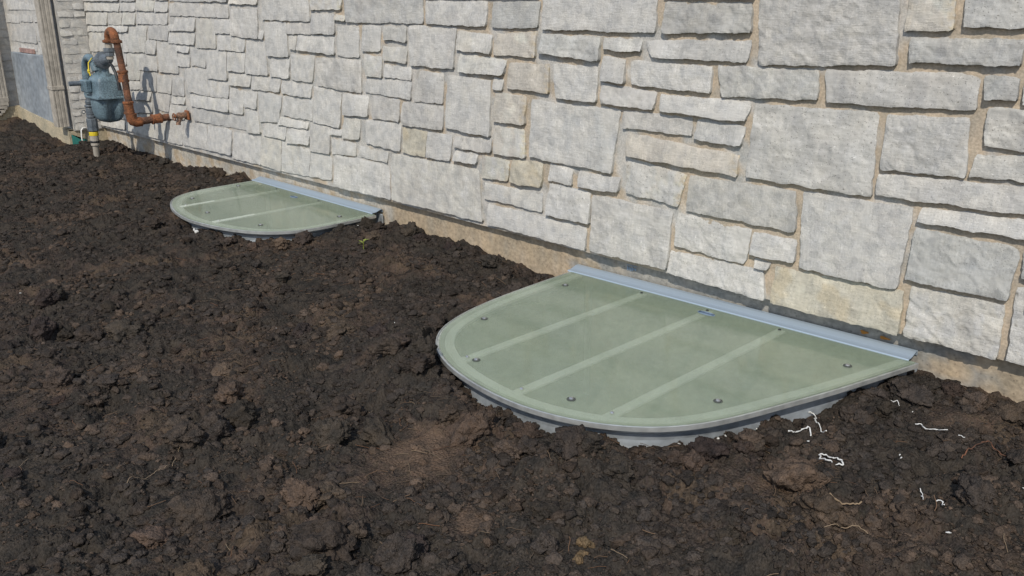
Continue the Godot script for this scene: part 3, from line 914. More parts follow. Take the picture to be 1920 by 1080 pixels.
func scatter(called: String, label: String, meshes: Array, count: int, smin: float, smax: float, sd: int, zmax: float, sink: float) -> void:
	var r := RandomNumberGenerator.new()
	r.seed = sd
	var xs := []
	for m in meshes: xs.append([])
	var tries := 0
	var got := 0
	while got < count and tries < count * 4:
		tries += 1
		# more of them where the eye comes close
		var u := r.randf()
		var x := 0.6 - 9.6 * pow(u, 1.9)
		var z := r.randf_range(-0.02, zmax)
		var s := smin * pow(smax / smin, pow(r.randf(), 2.0))
		if not clear_of_wells(x, z, s * 0.45): continue
		var bare := false
		for b in SMOOTH:
			if Vector2(x - b[0], z - b[1]).length() < b[2] * 0.8 and r.randf() < 0.9: bare = true
		if bare: continue
		var cl := n_low.get_noise_2d(x * 3.0 + 3.0, z * 3.0 + sd)
		if r.randf() > 0.75 + 2.2 * cl: continue
		got += 1
		var b := Basis.from_euler(Vector3(r.randf_range(-0.5, 0.5), r.randf() * TAU, r.randf_range(-0.5, 0.5))).scaled(Vector3(s * r.randf_range(0.75, 1.25), s * r.randf_range(0.65, 1.0), s * r.randf_range(0.75, 1.25)))
		var y := ground_at(x, z) + s * sink
		var c := soil_colour(x, z, 4.0 + r.randf() * 0.5) * r.randf_range(0.7, 1.4)
		if r.randf() < 0.04: c = c.lerp(Color(0.085, 0.07, 0.058), 0.6)
		c.a = 1.0
		xs[r.randi() % meshes.size()].append([Transform3D(b, Vector3(x, y, z)), c])
	for k in meshes.size():
		var mm := MultiMesh.new()
		mm.transform_format = MultiMesh.TRANSFORM_3D
		mm.use_colors = true
		mm.mesh = meshes[k]
		mm.instance_count = xs[k].size()
		for i in xs[k].size():
			mm.set_instance_transform(i, xs[k][i][0])
			mm.set_instance_color(i, xs[k][i][1])
		var o := MultiMeshInstance3D.new()
		o.name = numbered(called)
		o.multimesh = mm
		o.material_override = M.clod
		add_child(o, true)
		tag(o, label, "soil")
		o.set_meta("kind", "stuff")

const BIG := [[-1.95, 1.42, 0.13], [-2.27, 1.75, 0.1], [-1.56, 1.3, 0.1], [-1.79, 2.1, 0.16], [-1.6, 2.0, 0.11], [-0.87, 1.07, 0.13], [-1.03, 0.98, 0.16], [-1.2, 0.33, 0.09], [-0.99, 0.22, 0.1], [-1.12, 0.2, 0.11], [-2.05, 1.4, 0.08], [-1.42, 1.3, 0.08], [-1.28, 1.12, 0.07], [-3.03, 0.05, 0.09], [-3.35, 0.07, 0.07], [-3.85, 0.1, 0.08], [-4.2, 0.22, 0.12], [-4.12, 0.08, 0.1], [-4.02, 0.3, 0.08], [-4.35, 0.7, 0.09], [-2.86, 0.9, 0.08], [-2.74, 1.2, 0.08], [-2.52, 1.3, 0.09], [-0.62, 0.72, 0.1], [-0.6, 0.4, 0.09], [-2.2, 2.25, 0.13], [-2.0, 1.95, 0.09], [-2.6, 2.1, 0.1], [-1.35, 1.7, 0.07], [-0.95, 1.5, 0.06], [-5.95, 0.45, 0.08], [-6.0, 0.7, 0.1], [-5.5, 1.05, 0.08], [-8.1, 0.12, 0.12], [-7.8, 0.06, 0.09], [-7.5, 0.07, 0.1], [-3.2, 1.3, 0.07], [-0.75, 1.35, 0.08], [-2.35, 1.36, 0.07], [-1.72, 1.38, 0.075]]

func build_clods() -> void:
	var small := []
	var mids := []
	var bigs := []
	for k in 6: small.append(clod_mesh(1, 100 + k, 0.8))
	for k in 7: mids.append(clod_mesh(2, 200 + k, 1.0))
	for k in 8: bigs.append(clod_mesh(4, 300 + k, 1.25))
	scatter("soil_crumbs", "fine dark soil crumbs strewn over the whole plot", small, 60000, 0.005, 0.014, 11, 3.1, 0.1)
	scatter("soil_lumps", "small dark soil lumps lying loose across the plot", mids, 38000, 0.01, 0.045, 12, 3.1, 0.02)
	var r := RandomNumberGenerator.new()
	r.seed = 77
	var all := []
	for b in BIG: all.append([b[0], b[1], b[2]])
	for k in 34: all.append([r.randf_range(-7.9, -2.85), 0.0, r.randf_range(0.05, 0.11)])
	for k in 8: all.append([r.randf_range(-1.0, -0.3), 0.0, r.randf_range(0.05, 0.1)])
	for k in 40:
		var rim := near_out if k < 28 else far_out
		var q := rim[r.randi_range(2, rim.size() - 4)]
		all.append([q.x + r.randfn() * 0.02, q.y + absf(r.randfn()) * 0.05 + 0.015, r.randf_range(0.045, 0.1)])
	for k in 90: all.append([r.randf_range(-4.5, -0.2), r.randf_range(0.9, 2.7), r.randf_range(0.05, 0.13)])
	for k in all.size():
		var b: Array = all[k]
		if b[1] == 0.0: b[1] = b[2] * 0.5 + absf(r.randfn()) * 0.06
		var turn := Vector3(r.randf_range(-0.3, 0.3), r.randf() * TAU, r.randf_range(-0.3, 0.3))
		var sc := Vector3(r.randf_range(0.85, 1.2), r.randf_range(0.75, 1.05), r.randf_range(0.85, 1.2))
		var lum := r.randf_range(0.9, 1.35)
		if not clear_of_wells(b[0], b[1], b[2] * 0.55): continue
		if Vector2(b[0] + 1.97, b[1] - 1.63).length() < 0.2: continue
		var o := put(numbered("soil_clod"), tinted(bigs[k % bigs.size()], soil_colour(b[0], b[1]) * lum), M.clod, self, Vector3(b[0], ground_at(b[0], b[1]) + b[2] * 0.1, b[1]), turn)
		o.scale = sc * (b[2] as float)
		if b[1] < 0.2 and (b[0] < -2.75 or b[0] > -1.1):
			tag(o, "crumbly clod of dark soil heaped against the foundation", "clod", "soil clods along the foundation")
		elif Geometry2D.is_point_in_polygon(Vector2(b[0], b[1]), closed(inset(near_rim(), -0.16))) or Geometry2D.is_point_in_polygon(Vector2(b[0], b[1]), closed(inset(far_rim(), -0.16))):
			tag(o, "crumbly clod of dark soil banked against a window well", "clod", "soil clods round the window wells")
		else:
			tag(o, "large crumbly clod of dark brown soil out on the open ground", "clod", "large soil clods")

func near_rim() -> PackedVector2Array:
	var o := PackedVector2Array()
	for p in NEAR_RIM: o.append(Vector2(p[0], p[1]) / 1000.0)
	return o

func tinted(m: ArrayMesh, c: Color) -> ArrayMesh:
	var arr := m.surface_get_arrays(0)
	var cs := PackedColorArray()
	cs.resize(arr[Mesh.ARRAY_VERTEX].size())
	c.a = 1.0
	cs.fill(c)
	arr[Mesh.ARRAY_COLOR] = cs
	var o := ArrayMesh.new()
	o.add_surface_from_arrays(Mesh.PRIMITIVE_TRIANGLES, arr)
	return o

# ------------------------------------------------------------------ window wells
func smooth_line(pts: PackedVector2Array, times: int) -> PackedVector2Array:
	for k in times:
		var o := PackedVector2Array([pts[0]])
		for i in pts.size() - 1:
			o.append(pts[i].lerp(pts[i + 1], 0.25))
			o.append(pts[i].lerp(pts[i + 1], 0.75))
		o.append(pts[-1])
		pts = o
	return pts

func inset(pts: PackedVector2Array, d: float) -> PackedVector2Array:
	# shifts an open outline sideways; positive goes inwards
	var o := PackedVector2Array()
	var mid := Vector2.ZERO
	for p in pts: mid += p
	mid /= pts.size()
	for i in pts.size():
		var t := (pts[mini(i + 1, pts.size() - 1)] - pts[maxi(i - 1, 0)]).normalized()
		var n := Vector2(-t.y, t.x)
		if n.dot(mid - pts[i]) < 0: n = -n
		if i == 0 or i == pts.size() - 1: n = Vector2(signf(n.x), 0)
		o.append(pts[i] + n * d)
	return o

# profile: list of [inset, y offset] swept along the rim; y of the cover's plane from level()
func sweep(rim: PackedVector2Array, prof: Array, level: Callable) -> ArrayMesh:
	var st := st_new()
	var rails := []
	for p in prof: rails.append(inset(rim, p[0]))
	for k in prof.size() - 1:
		st.set_smooth_group(k)
		for i in rim.size() - 1:
			var v := []
			for c in [[k, i], [k, i + 1], [k + 1, i + 1], [k + 1, i]]:
				var q: Vector2 = rails[c[0]][c[1]]
				v.append(Vector3(q.x, level.call(q) + prof[c[0]][1], q.y))
			quad(st, v[0], v[1], v[2], v[3])
	return done(st)

func slab(poly: PackedVector2Array, y0: float, y1: float, level: Callable) -> ArrayMesh:
	var st := st_new()
	st.set_smooth_group(-1)
	var tris := Geometry2D.triangulate_polygon(poly)
	for k in range(0, tris.size(), 3):
		var v := []
		for e in 3:
			var q := poly[tris[k + e]]
			v.append(Vector3(q.x, level.call(q), q.y))
		if (v[1] - v[0]).cross(v[2] - v[0]).y > 0: v.reverse()
		for e in 3: st.add_vertex(v[e] + Vector3(0, y1, 0))
		for e in [2, 1, 0]: st.add_vertex(v[e] + Vector3(0, y0, 0))
	for k in poly.size():
		var a := poly[k]
		var b := poly[(k + 1) % poly.size()]
		var pa := Vector3(a.x, level.call(a), a.y)
		var pb := Vector3(b.x, level.call(b), b.y)
		quad(st, pa + Vector3(0, y1, 0), pb + Vector3(0, y1, 0), pb + Vector3(0, y0, 0), pa + Vector3(0, y0, 0))
	return done(st)

func build_well(rim: PackedVector2Array, sheet_mat: Material, level: Callable, ribs: Array, screws: Array, emblem: Vector2, wide: float, well_label: String, cover_label: String) -> void:
	var n := rim.size()
	var a := rim[0]
	var b := rim[n - 1]
	var origin := Vector3((a.x + b.x) / 2, level.call((a + b) / 2), 0)
	# the steel well under the cover
	var well := thing("window_well", well_label, "window well", origin, "window wells")
	var prof := []
	for k in 34:
		var y := -0.012 - 0.02 * k
		prof.append([0.026 + 0.006 * sin(k * 0.9), y])
	put("wall", sweep(rim, prof, level), M.galvanised, well, -origin)
	put("top_bead", sweep(rim, [[0.04, -0.008], [0.02, -0.006], [0.012, -0.014], [0.02, -0.022], [0.04, -0.022]], level), M.galvanised, well, -origin)
	var fl := st_new()
	chamfer_box(fl, Vector3(a.x + 0.05, -0.42, -0.028), Vector3(0.06, 0.66, 0.012), 0.002)
	chamfer_box(fl, Vector3(b.x - 0.05, -0.42, -0.028), Vector3(0.06, 0.66, 0.012), 0.002)
	put("wall_flange", done(fl), M.galvanised, well, -origin)
	# the cover
	var cover := thing("window_well_cover", cover_label, "cover", origin, "window well covers")
	var poly := inset(rim, 0.006)
	put("sheet", slab(poly, 0.010, 0.0145, level), sheet_mat, cover, -origin)
	# aluminium rim: a channel round the curved edge, its top flange under the sheet
	put("rim", sweep(rim, [[0.03, 0.0072], [0.0, 0.0078], [-0.003, 0.0135], [-0.006, 0.0125], [-0.0065, -0.004], [-0.002, -0.0055], [0.012, -0.0055], [0.014, 0.004]], level), M.aluminium, cover, -origin)
	put("rim_flange", sweep(rim, [[0.066, -0.002], [0.066, 0.0085], [0.03, 0.0085], [0.03, -0.002]], level), M.rib, cover, -origin)
	for x in ribs:
		# runs from the wall to the rim, at a right angle to the wall
		var zf := 0.0
		for i in n - 1:
			if (rim[i].x - x) * (rim[i + 1].x - x) <= 0:
				zf = maxf(zf, lerpf(rim[i].y, rim[i + 1].y, (x - rim[i].x) / (rim[i + 1].x - rim[i].x)))
		var s := st_new()
		var zb := 0.06
		chamfer_box(s, Vector3(x, level.call(Vector2(x, 0.5)) + 0.005, (zf - 0.055 + zb) / 2), Vector3(wide * 0.9, 0.009, zf - 0.055 - zb), 0.002)
		put("rib", done(s), M.rib, cover, -origin)
		for zz in [0.075, zf - 0.09]:
			put("rivet", lathe_mesh(Vector3(x, level.call(Vector2(x, zz)) + 0.0146, zz), Vector3(x, 9, zz), [[0.0, 0.007], [0.0025, 0.006], [0.004, 0.003]], 10), M.screw if zz > 0.2 else M.black, cover, -origin)
	for s in screws:
		var p := Vector2(s[0], s[1])
		var c := Vector3(p.x, level.call(p) + 0.0146, p.y)
		var sc := put("clip", lathe_mesh(c, c + Vector3.UP, [[0.0, 0.0155], [0.002, 0.0155], [0.003, 0.013]], 14), M.clip, cover, -origin)
		put("screw", lathe_mesh(c + Vector3(0, 0.003, 0), c + Vector3.UP, [[0.0, 0.0085], [0.003, 0.0078], [0.0045, 0.004]], 10), M.screw, sc)
	# flashing that laps from the foundation on to the cover
	var fs := st_new()
	var pr := [[0.043, 0.0152], [0.0415, 0.0185], [0.022, 0.0192], [0.012, 0.021], [-0.012, 0.029], [-0.018, 0.031], [-0.036, 0.032], [-0.038, 0.015]]
	var xa := a.x - 0.02
	var xb := b.x - 0.03
	for k in pr.size() - 1:
		fs.set_smooth_group(k)
		var ya: float = level.call(Vector2(xa, 0))
		var yb: float = level.call(Vector2(xb, 0))
		quad(fs, Vector3(xa, ya + pr[k + 1][1], pr[k + 1][0]), Vector3(xb, yb + pr[k + 1][1], pr[k + 1][0]), Vector3(xb, yb + pr[k][1], pr[k][0]), Vector3(xa, ya + pr[k][1], pr[k][0]))
		quad(fs, Vector3(xa, ya + pr[k][1] - 0.003, pr[k][0]), Vector3(xb, yb + pr[k][1] - 0.003, pr[k][0]), Vector3(xb, yb + pr[k + 1][1] - 0.003, pr[k + 1][0]), Vector3(xa, ya + pr[k + 1][1] - 0.003, pr[k + 1][0]))
	put("flashing", done(fs), M.flashing, cover, -origin)
	# the maker's oval, a blue band with small blocks of print
	var ey: float = level.call(emblem) + 0.0152
	var em := put("emblem", lathe_mesh(Vector3.ZERO, Vector3.UP, [[0.0, 1.0], [0.0012, 1.0]], 24), M.emblem_grey, cover, Vector3(emblem.x, ey, emblem.y) - origin)
	em.scale = Vector3(0.042, 1, 0.018)
	var pr2 := st_new()
	rng.seed = 5
	for k in 7:
		chamfer_box(pr2, Vector3(-0.62 + 0.2 * k, 0.0016, rng.randf_range(-0.1, 0.1)), Vector3(0.11, 0.0008, rng.randf_range(0.5, 0.9)), 0.0002)
	chamfer_box(pr2, Vector3(-0.8, 0.0016, 0.0), Vector3(0.16, 0.0008, 0.9), 0.0002)
	chamfer_box(pr2, Vector3(0.8, 0.0016, 0.0), Vector3(0.16, 0.0008, 0.9), 0.0002)
	put("print", done(pr2), M.emblem_blue, em)

func build_wells() -> void:
	var near := PackedVector2Array()
	for p in NEAR_RIM: near.append(Vector2(p[0], p[1]) / 1000.0)
	near = smooth_line(near, 2)
	build_well(near, M.sheet, func(q: Vector2) -> float: return -0.0995 + 0.015 * (q.x + 2.72),
		[-2.285, -1.935, -1.595], [[-2.612, 0.228], [-2.545, 0.807], [-2.235, 1.135], [-1.756, 1.145], [-1.4, 0.82], [-1.232, 0.242]], Vector2(-1.915, 0.112), 0.044,
		"galvanised steel window well under the green cover with three ribs", "wide green translucent window well cover with three ribs under it")
	build_well(far_rim(), M.sheet, func(q: Vector2) -> float: return -0.0915 - 0.013 * q.y,
		[-5.47, -4.938], [[-5.76, 0.21], [-5.62, 0.62], [-5.17, 0.735], [-4.65, 0.66], [-4.48, 0.22]], Vector2(-5.16, 0.125), 0.038,
		"galvanised steel window well under the pale cover with two ribs", "pale green translucent window well cover with two ribs between meter and other cover")

func far_rim() -> PackedVector2Array:
	var o := PackedVector2Array()
	var n := 40
	for s in [-1, 1]:
		var half := []
		for k in n + 1:
			var v := 0.846 * sin(float(k) / n * PI / 2)
			var w := 0.748 * pow(maxf(1.0 - pow(v / 0.846, 5.2), 0.0), 1 / 1.61)
			half.append(Vector2(-5.106 + s * w, 0.04 + v - s * w * 0.0 ))
		if s == 1:
			half.reverse()
			half.pop_front()
		for h in half: o.append(h)
	return o

# ------------------------------------------------------------------ gas meter, tap, downspouts
func arc(c: Vector3, u: Vector3, v: Vector3, r: float, a0: float, a1: float, n: int) -> Array:
	var o := []
	for k in n + 1:
		var a := lerpf(a0, a1, float(k) / n)
		o.append(c + u * r * cos(a) + v * r * sin(a))
	return o

func build_meter() -> void:
	var base := Vector3(-7.72, -0.14, 0.33)
	var t := thing("gas_meter", "blue grey gas meter with rusty brown pipes beside the stone wall corner", "gas meter", base)
	# lower casing: two round bellows chambers side by side
	var st := st_new()
	st.set_smooth_group(0)
	var rows := []
	var n := 48
	for j in 15:
		var f := float(j) / 14.0
		var y := lerpf(0.405, 0.195, f)
		var s := pow(maxf(1.0 - pow(f, 5.0), 0.0), 0.42) * (1.0 - 0.05 * f)
		s = maxf(s, 0.02)
		var row := []
		for k in n:
			var a := TAU * k / n
			var cx := signf(cos(a)) * pow(absf(cos(a)), 0.42)
			var cz := signf(sin(a)) * pow(absf(sin(a)), 0.42)
			var pz := cz * 0.108
			var dent := 1.0 - 0.45 * exp(-pow(pz / 0.03, 2.0)) * smoothstep(0.0, 0.2, f)
			row.append(Vector3(cx * 0.125 * s * dent + 0.01, y, pz * s))
		rows.append(row)
	for j in 14:
		for k in n:
			var k2 := (k + 1) % n
			quad(st, rows[j][k], rows[j][k2], rows[j + 1][k2], rows[j + 1][k])
	var o := Vector3(-7.68, 0, 0.33) - base
	put("casing", done(st), M.meter, t, o)
	# upper case with its bolted flange
	st = st_new()
	chamfer_box(st, Vector3(0.01, 0.408, 0), Vector3(0.285, 0.02, 0.25), 0.004)
	put("flange", done(st), M.meter, t, o)
	st = st_new()
	st.set_smooth_group(0)
	rows = []
	for j in 10:
		var f := float(j) / 9.0
		var y := lerpf(0.585, 0.418, f)
		var s := 0.80 + 0.2 * pow(f, 0.5)
		if j == 0: s = 0.03
		elif j == 1:
			s = 0.74
			y = 0.585
		var row := []
		for k in n:
			var a := TAU * k / n
			row.append(Vector3(signf(cos(a)) * pow(absf(cos(a)), 0.4) * 0.128 * s + 0.01, y, signf(sin(a)) * pow(absf(sin(a)), 0.4) * 0.11 * s))
		rows.append(row)
	for j in 9:
		for k in n:
			var k2 := (k + 1) % n
			quad(st, rows[j][k], rows[j][k2], rows[j + 1][k2], rows[j + 1][k])
	var up := put("upper_case", done(st), M.meter, t, o)
	for k in 6:
		for s in [-1, 1]:
			var c := Vector3(0.01 + s * 0.132, 0.418, -0.1 + 0.04 * k)
			put("bolt", lathe_mesh(c, c + Vector3.UP, [[0.0, 0.007], [0.006, 0.007]], 6), M.fitting, up)
	# index box on the front
	st = st_new()
	chamfer_box(st, Vector3(-0.05, 0.5, 0.13), Vector3(0.13, 0.1, 0.05), 0.008)
	put("index_box", done(st), M.meter, t, o)
	put("dial_shaft", lathe_mesh(Vector3(-0.1, 0.52, 0.15), Vector3(-0.13, 0.52, 0.6), [[0.0, 0.02], [0.09, 0.02]], 12), M.fitting, t, o)
	# two necks on top
	for a in [[-0.055, 0.012], [0.065, 0.0]]:
		var nk := st_new()
		lathe(nk, Vector3(a[0], 0.575, a[1]), Vector3(a[0], 9, a[1]), [[0.0, 0.046], [0.022, 0.046], [0.026, 0.03], [0.05, 0.028], [0.08, 0.028]], 16)
		put("neck", done(nk), M.meter, t, o)
	# inlet side: nut, gooseneck to the service riser
	var sw := put("swivel_nut", lathe_mesh(Vector3(-0.055, 0.655, 0.012), Vector3(-0.055, 9, 0.012), [[0.0, 0.042], [0.035, 0.042], [0.04, 0.034], [0.07, 0.034]], 8), M.meter, t, o)
	put("plug", lathe_mesh(Vector3(-0.055, 0.725, 0.012), Vector3(-0.055, 9, 0.012), [[0.0, 0.026], [0.03, 0.026]], 8), M.spout, sw)
	var goose := arc(Vector3(-0.17, 0.6, 0.03), Vector3.RIGHT, Vector3.UP, 0.115, 0.12, PI, 12)
	goose.append_array([Vector3(-0.287, 0.56, 0.032), Vector3(-0.29, 0.48, 0.035), Vector3(-0.3, 0.4, 0.035)])
	put("inlet_pipe", tube_mesh(goose, 0.033, 14), M.meter, t, o)
	var wire := [Vector3(-0.05, 0.72, 0.05), Vector3(-0.075, 0.68, 0.075), Vector3(-0.06, 0.64, 0.085), Vector3(-0.04, 0.61, 0.09), Vector3(-0.03, 0.58, 0.09)]
	put("seal_wire", tube_mesh(wire, 0.005, 6), M.yellow, t, o)
	put("seal", lathe_mesh(Vector3(-0.045, 0.6, 0.092), Vector3(-0.042, 0.7, 0.092), [[0.0, 0.008], [0.02, 0.012], [0.035, 0.006]], 8), M.yellow, t, o)
	# service riser out of the soil
	var rx := -0.305
	var rz := 0.035
	put("service_riser", tube_mesh([Vector3(rx - 0.01, -0.4, rz), Vector3(rx, 0.0, rz)], 0.026, 14), M.spout, t, o)
	var parts := [["riser_sleeve", -0.03, 0.09, 0.036, M.spout], ["ring", -0.005, 0.018, 0.039, M.black], ["yellow_band", 0.055, 0.035, 0.0385, M.yellow], ["hex_fitting", 0.095, 0.11, 0.045, M.fitting], ["collar", 0.21, 0.022, 0.039, M.fitting], ["valve", 0.235, 0.06, 0.037, M.fitting], ["collar", 0.3, 0.02, 0.042, M.fitting], ["reducer", 0.325, 0.03, 0.032, M.fitting], ["pipe", 0.35, 0.1, 0.023, M.fitting]]
	for p in parts:
		put(p[0], lathe_mesh(Vector3(rx, p[1], rz), Vector3(rx, 9, rz), [[0.0, p[3] * 0.93], [0.004, p[3]], [p[2] - 0.004, p[3]], [p[2], p[3] * 0.93]], 8 if p[0] == "hex_fitting" else 16), p[4], t, o)
	put("lock_eye", tube_mesh(arc(Vector3(rx - 0.02, 0.26, rz + 0.05), Vector3.FORWARD, Vector3.UP, 0.014, 0, TAU, 12), 0.004, 6), M.fitting, t, o)
	# regulator and outlet
	var reg := put("regulator", lathe_mesh(Vector3(0.02, 0.695, 0.03), Vector3(0.17, 0.72, -0.01), [[0.0, 0.02], [0.01, 0.05], [0.05, 0.066], [0.062, 0.07], [0.075, 0.07], [0.085, 0.05], [0.13, 0.04], [0.15, 0.036], [0.155, 0.02]], 20), M.fitting, t, o)
	put("regulator_neck", lathe_mesh(Vector3(0.065, 0.64, 0.0), Vector3(0.065, 9, 0.0), [[0.0, 0.03], [0.07, 0.03]], 14), M.fitting, reg)
	put("sense_line", tube_mesh([Vector3(0.16, 0.69, 0.0), Vector3(0.22, 0.67, 0.0), Vector3(0.27, 0.62, 0.0), Vector3(0.3, 0.55, 0.0), Vector3(0.31, 0.48, 0.0)], 0.012, 8), M.black, t, o)
	# U-bend, rusty drop and elbow into the wall
	var lx := 0.225
	put("union", lathe_mesh(Vector3(lx - 0.02, 0.745, 0.0), Vector3(lx - 0.02, 9, 0.0), [[0.0, 0.035], [0.03, 0.035], [0.034, 0.042], [0.06, 0.042], [0.064, 0.03]], 8), M.fitting, t, o)
	put("nipple", tube_mesh([Vector3(lx - 0.02, 0.72, 0.0), Vector3(lx - 0.016, 0.88, 0.0)], 0.028, 14), M.spout, t, o)
	var ub := [Vector3(lx - 0.016, 0.855, 0.0)]
	ub.append_array(arc(Vector3(lx + 0.048, 0.875, -0.008), Vector3.LEFT, Vector3.UP, 0.062, 0, PI, 14))
	ub.append(Vector3(lx + 0.112, 0.855, -0.016))
	var bend := put("return_bend", tube_mesh(ub, 0.034, 16), M.rust, t, o)
	for x in [[lx - 0.015, 0.0], [lx + 0.111, -0.016]]:
		put("bead", lathe_mesh(Vector3(x[0], 0.848, x[1]), Vector3(x[0], 9, x[1]), [[0.0, 0.04], [0.004, 0.043], [0.018, 0.043], [0.022, 0.039]], 16), M.rust, bend)
	var dx := 0.42
	var drop := put("drop_pipe", tube_mesh([Vector3(lx + 0.112, 0.86, -0.016), Vector3(dx - 0.028, 0.56, -0.02), Vector3(dx - 0.015, 0.27, -0.025)], 0.027, 16), M.rust_dark, t, o)
	for y in [[0.64, 0.09, dx - 0.047], [0.4, 0.1, dx - 0.021]]:
		put("coupling", lathe_mesh(Vector3(y[2], y[0], -0.018), Vector3(y[2] - 0.001, -9, -0.018), [[0.0, 0.038], [0.004, 0.042], [0.016, 0.042], [0.02, 0.037], [y[1] - 0.02, 0.037], [y[1] - 0.016, 0.042], [y[1], 0.042]], 16), M.rust, drop)
	put("lower_pipe", tube_mesh([Vector3(dx - 0.02, 0.34, -0.02), Vector3(dx - 0.012, 0.24, -0.025)], 0.036, 16), M.rust, t, o)
	var el := [Vector3(dx - 0.012, 0.28, -0.025)]
	el.append_array(arc(Vector3(dx - 0.01, 0.245 + 0.03, -0.085), Vector3.BACK, Vector3.DOWN, 0.06, 0, PI / 2, 8))
	el.append(Vector3(dx - 0.01, 0.215, -0.1))
	put("elbow", tube_mesh([Vector3(dx - 0.012, 0.3, -0.025), Vector3(dx - 0.012, 0.262, -0.027), Vector3(dx - 0.011, 0.242, -0.037), Vector3(dx - 0.01, 0.232, -0.058), Vector3(dx - 0.01, 0.232, -0.1)], [0.043, 0.042, 0.042, 0.04, 0.038], 16), M.rust, t, o)
	var stub := put("wall_pipe", tube_mesh([Vector3(dx - 0.01, 0.233, -0.08), Vector3(dx, 0.25, -0.34)], 0.029, 16), M.rust_dark, t, o)
	put("coupling", lathe_mesh(Vector3(dx - 0.006, 0.241, -0.185), Vector3(dx, 0.25, -0.34), [[0.0, 0.041], [0.012, 0.042], [0.016, 0.037], [0.065, 0.037], [0.07, 0.042], [0.08, 0.041]], 16), M.rust, stub)

func build_tap() -> void:
	var c := Vector3(-6.88, 0.3, 0.006)
	var t := thing("hose_tap", "small copper brown garden tap on the stone wall beside the rusty pipe", "tap", c)
	var st := st_new()
	chamfer_box(st, Vector3(0, 0, 0.01), Vector3(0.06, 0.075, 0.02), 0.006)
	put("wall_plate", done(st), M.rust, t)
	put("body", lathe_mesh(Vector3(0, 0.005, 0.01), Vector3(0, -0.01, 0.2), [[0.0, 0.024], [0.05, 0.022], [0.055, 0.027], [0.075, 0.027], [0.08, 0.018], [0.105, 0.016]], 14), M.brass, t)
	put("spout", tube_mesh([Vector3(0, -0.005, 0.055), Vector3(0, -0.025, 0.075), Vector3(0, -0.05, 0.088), Vector3(0, -0.07, 0.09)], [0.018, 0.018, 0.017, 0.02], 12), M.brass, t)
	var h := put("handle", tube_mesh(arc(Vector3(0, -0.005, 0.118), Vector3.RIGHT, Vector3.UP, 0.026, 0, TAU, 16), 0.005, 8), M.rust, t)
	put("stem", lathe_mesh(Vector3(0, -0.004, 0.1), Vector3(0, -0.005, 0.2), [[0.0, 0.007], [0.024, 0.007]], 8), M.rust, h)

func spout_mesh(hx: float, hz: float, y0: float, y1: float) -> ArrayMesh:
	# a rectangular pipe with pressed grooves
	var ring := []
	for side in 4:
		var len := hx if side % 2 == 0 else hz
		for k in 12:
			var f := (k + 0.0) / 12.0
			var groove := -0.0035 if k % 4 == 2 else 0.0
			var u := lerpf(-len, len, f)
			match side:
				0: ring.append(Vector2(u, hz + groove))
				1: ring.append(Vector2(hx + groove, -u))
				2: ring.append(Vector2(-u, -hz - groove))
				3: ring.append(Vector2(-hx - groove, u))
	var st := st_new()
	st.set_smooth_group(-1)
	for k in ring.size():
		var a: Vector2 = ring[k]
		var b: Vector2 = ring[(k + 1) % ring.size()]
		quad(st, Vector3(a.x, y1, a.y), Vector3(b.x, y1, b.y), Vector3(b.x, y0, b.y), Vector3(a.x, y0, a.y))
	return done(st)

func build_spouts() -> void:
	var t := thing("downspout", "tan ribbed metal downspout with a strap, ending open beside the grey panel", "downspout", Vector3(-8.86, 0.0, 0.335))
	put("pipe", spout_mesh(0.055, 0.05, 0.045, 2.1), M.spout, t)
	var st := st_new()
	chamfer_box(st, Vector3(0, 0.4, 0.0), Vector3(0.122, 0.035, 0.112), 0.003)
	chamfer_box(st, Vector3(-0.09, 0.4, -0.04), Vector3(0.07, 0.035, 0.006), 0.002)
	put("strap", done(st), M.spout, t)
	t = thing("downspout", "tan metal downspout with a curved bottom elbow at the far bay corner", "downspout", Vector3(-10.28, 0.0, 0.425))
	put("pipe", spout_mesh(0.055, 0.05, 0.2, 2.1), M.spout, t)
	var est := st_new()
	for k in 10:
		var a0 := (PI / 2.4) * k / 10.0
		var a1 := (PI / 2.4) * (k + 1) / 10.0
		var c := Vector3(0, 0.2, 0.16)
		var p0 := c + Vector3(0, -sin(a0), -cos(a0)) * 0.16
		var p1 := c + Vector3(0, -sin(a1), -cos(a1)) * 0.16
		chamfer_box(est, (p0 + p1) / 2, Vector3(0.115 - 0.006 * (k % 2), 0.05, 0.105 - 0.006 * (k % 2)), 0.004)
	put("elbow", done(est), M.spout, t)
	st = st_new()
	chamfer_box(st, Vector3(0, 0.72, 0.0), Vector3(0.122, 0.035, 0.112), 0.003)
	put("strap", done(st), M.spout, t)
	# the white wire end by the bay corner
	var w := put(numbered("wire_end"), tube_mesh([Vector3(0.0, 0.0, -0.02), Vector3(0.02, 0.02, 0.0), Vector3(0.025, 0.02, 0.03), Vector3(0.025, 0.0, 0.045), Vector3(0.025, -0.05, 0.05), Vector3(0.025, -0.1, 0.05)], 0.006, 8), M.white, self, Vector3(-8.81, 0.0, 0.15))
	tag(w, "short white wire end hooked over the bay foundation by the downspout", "wire")

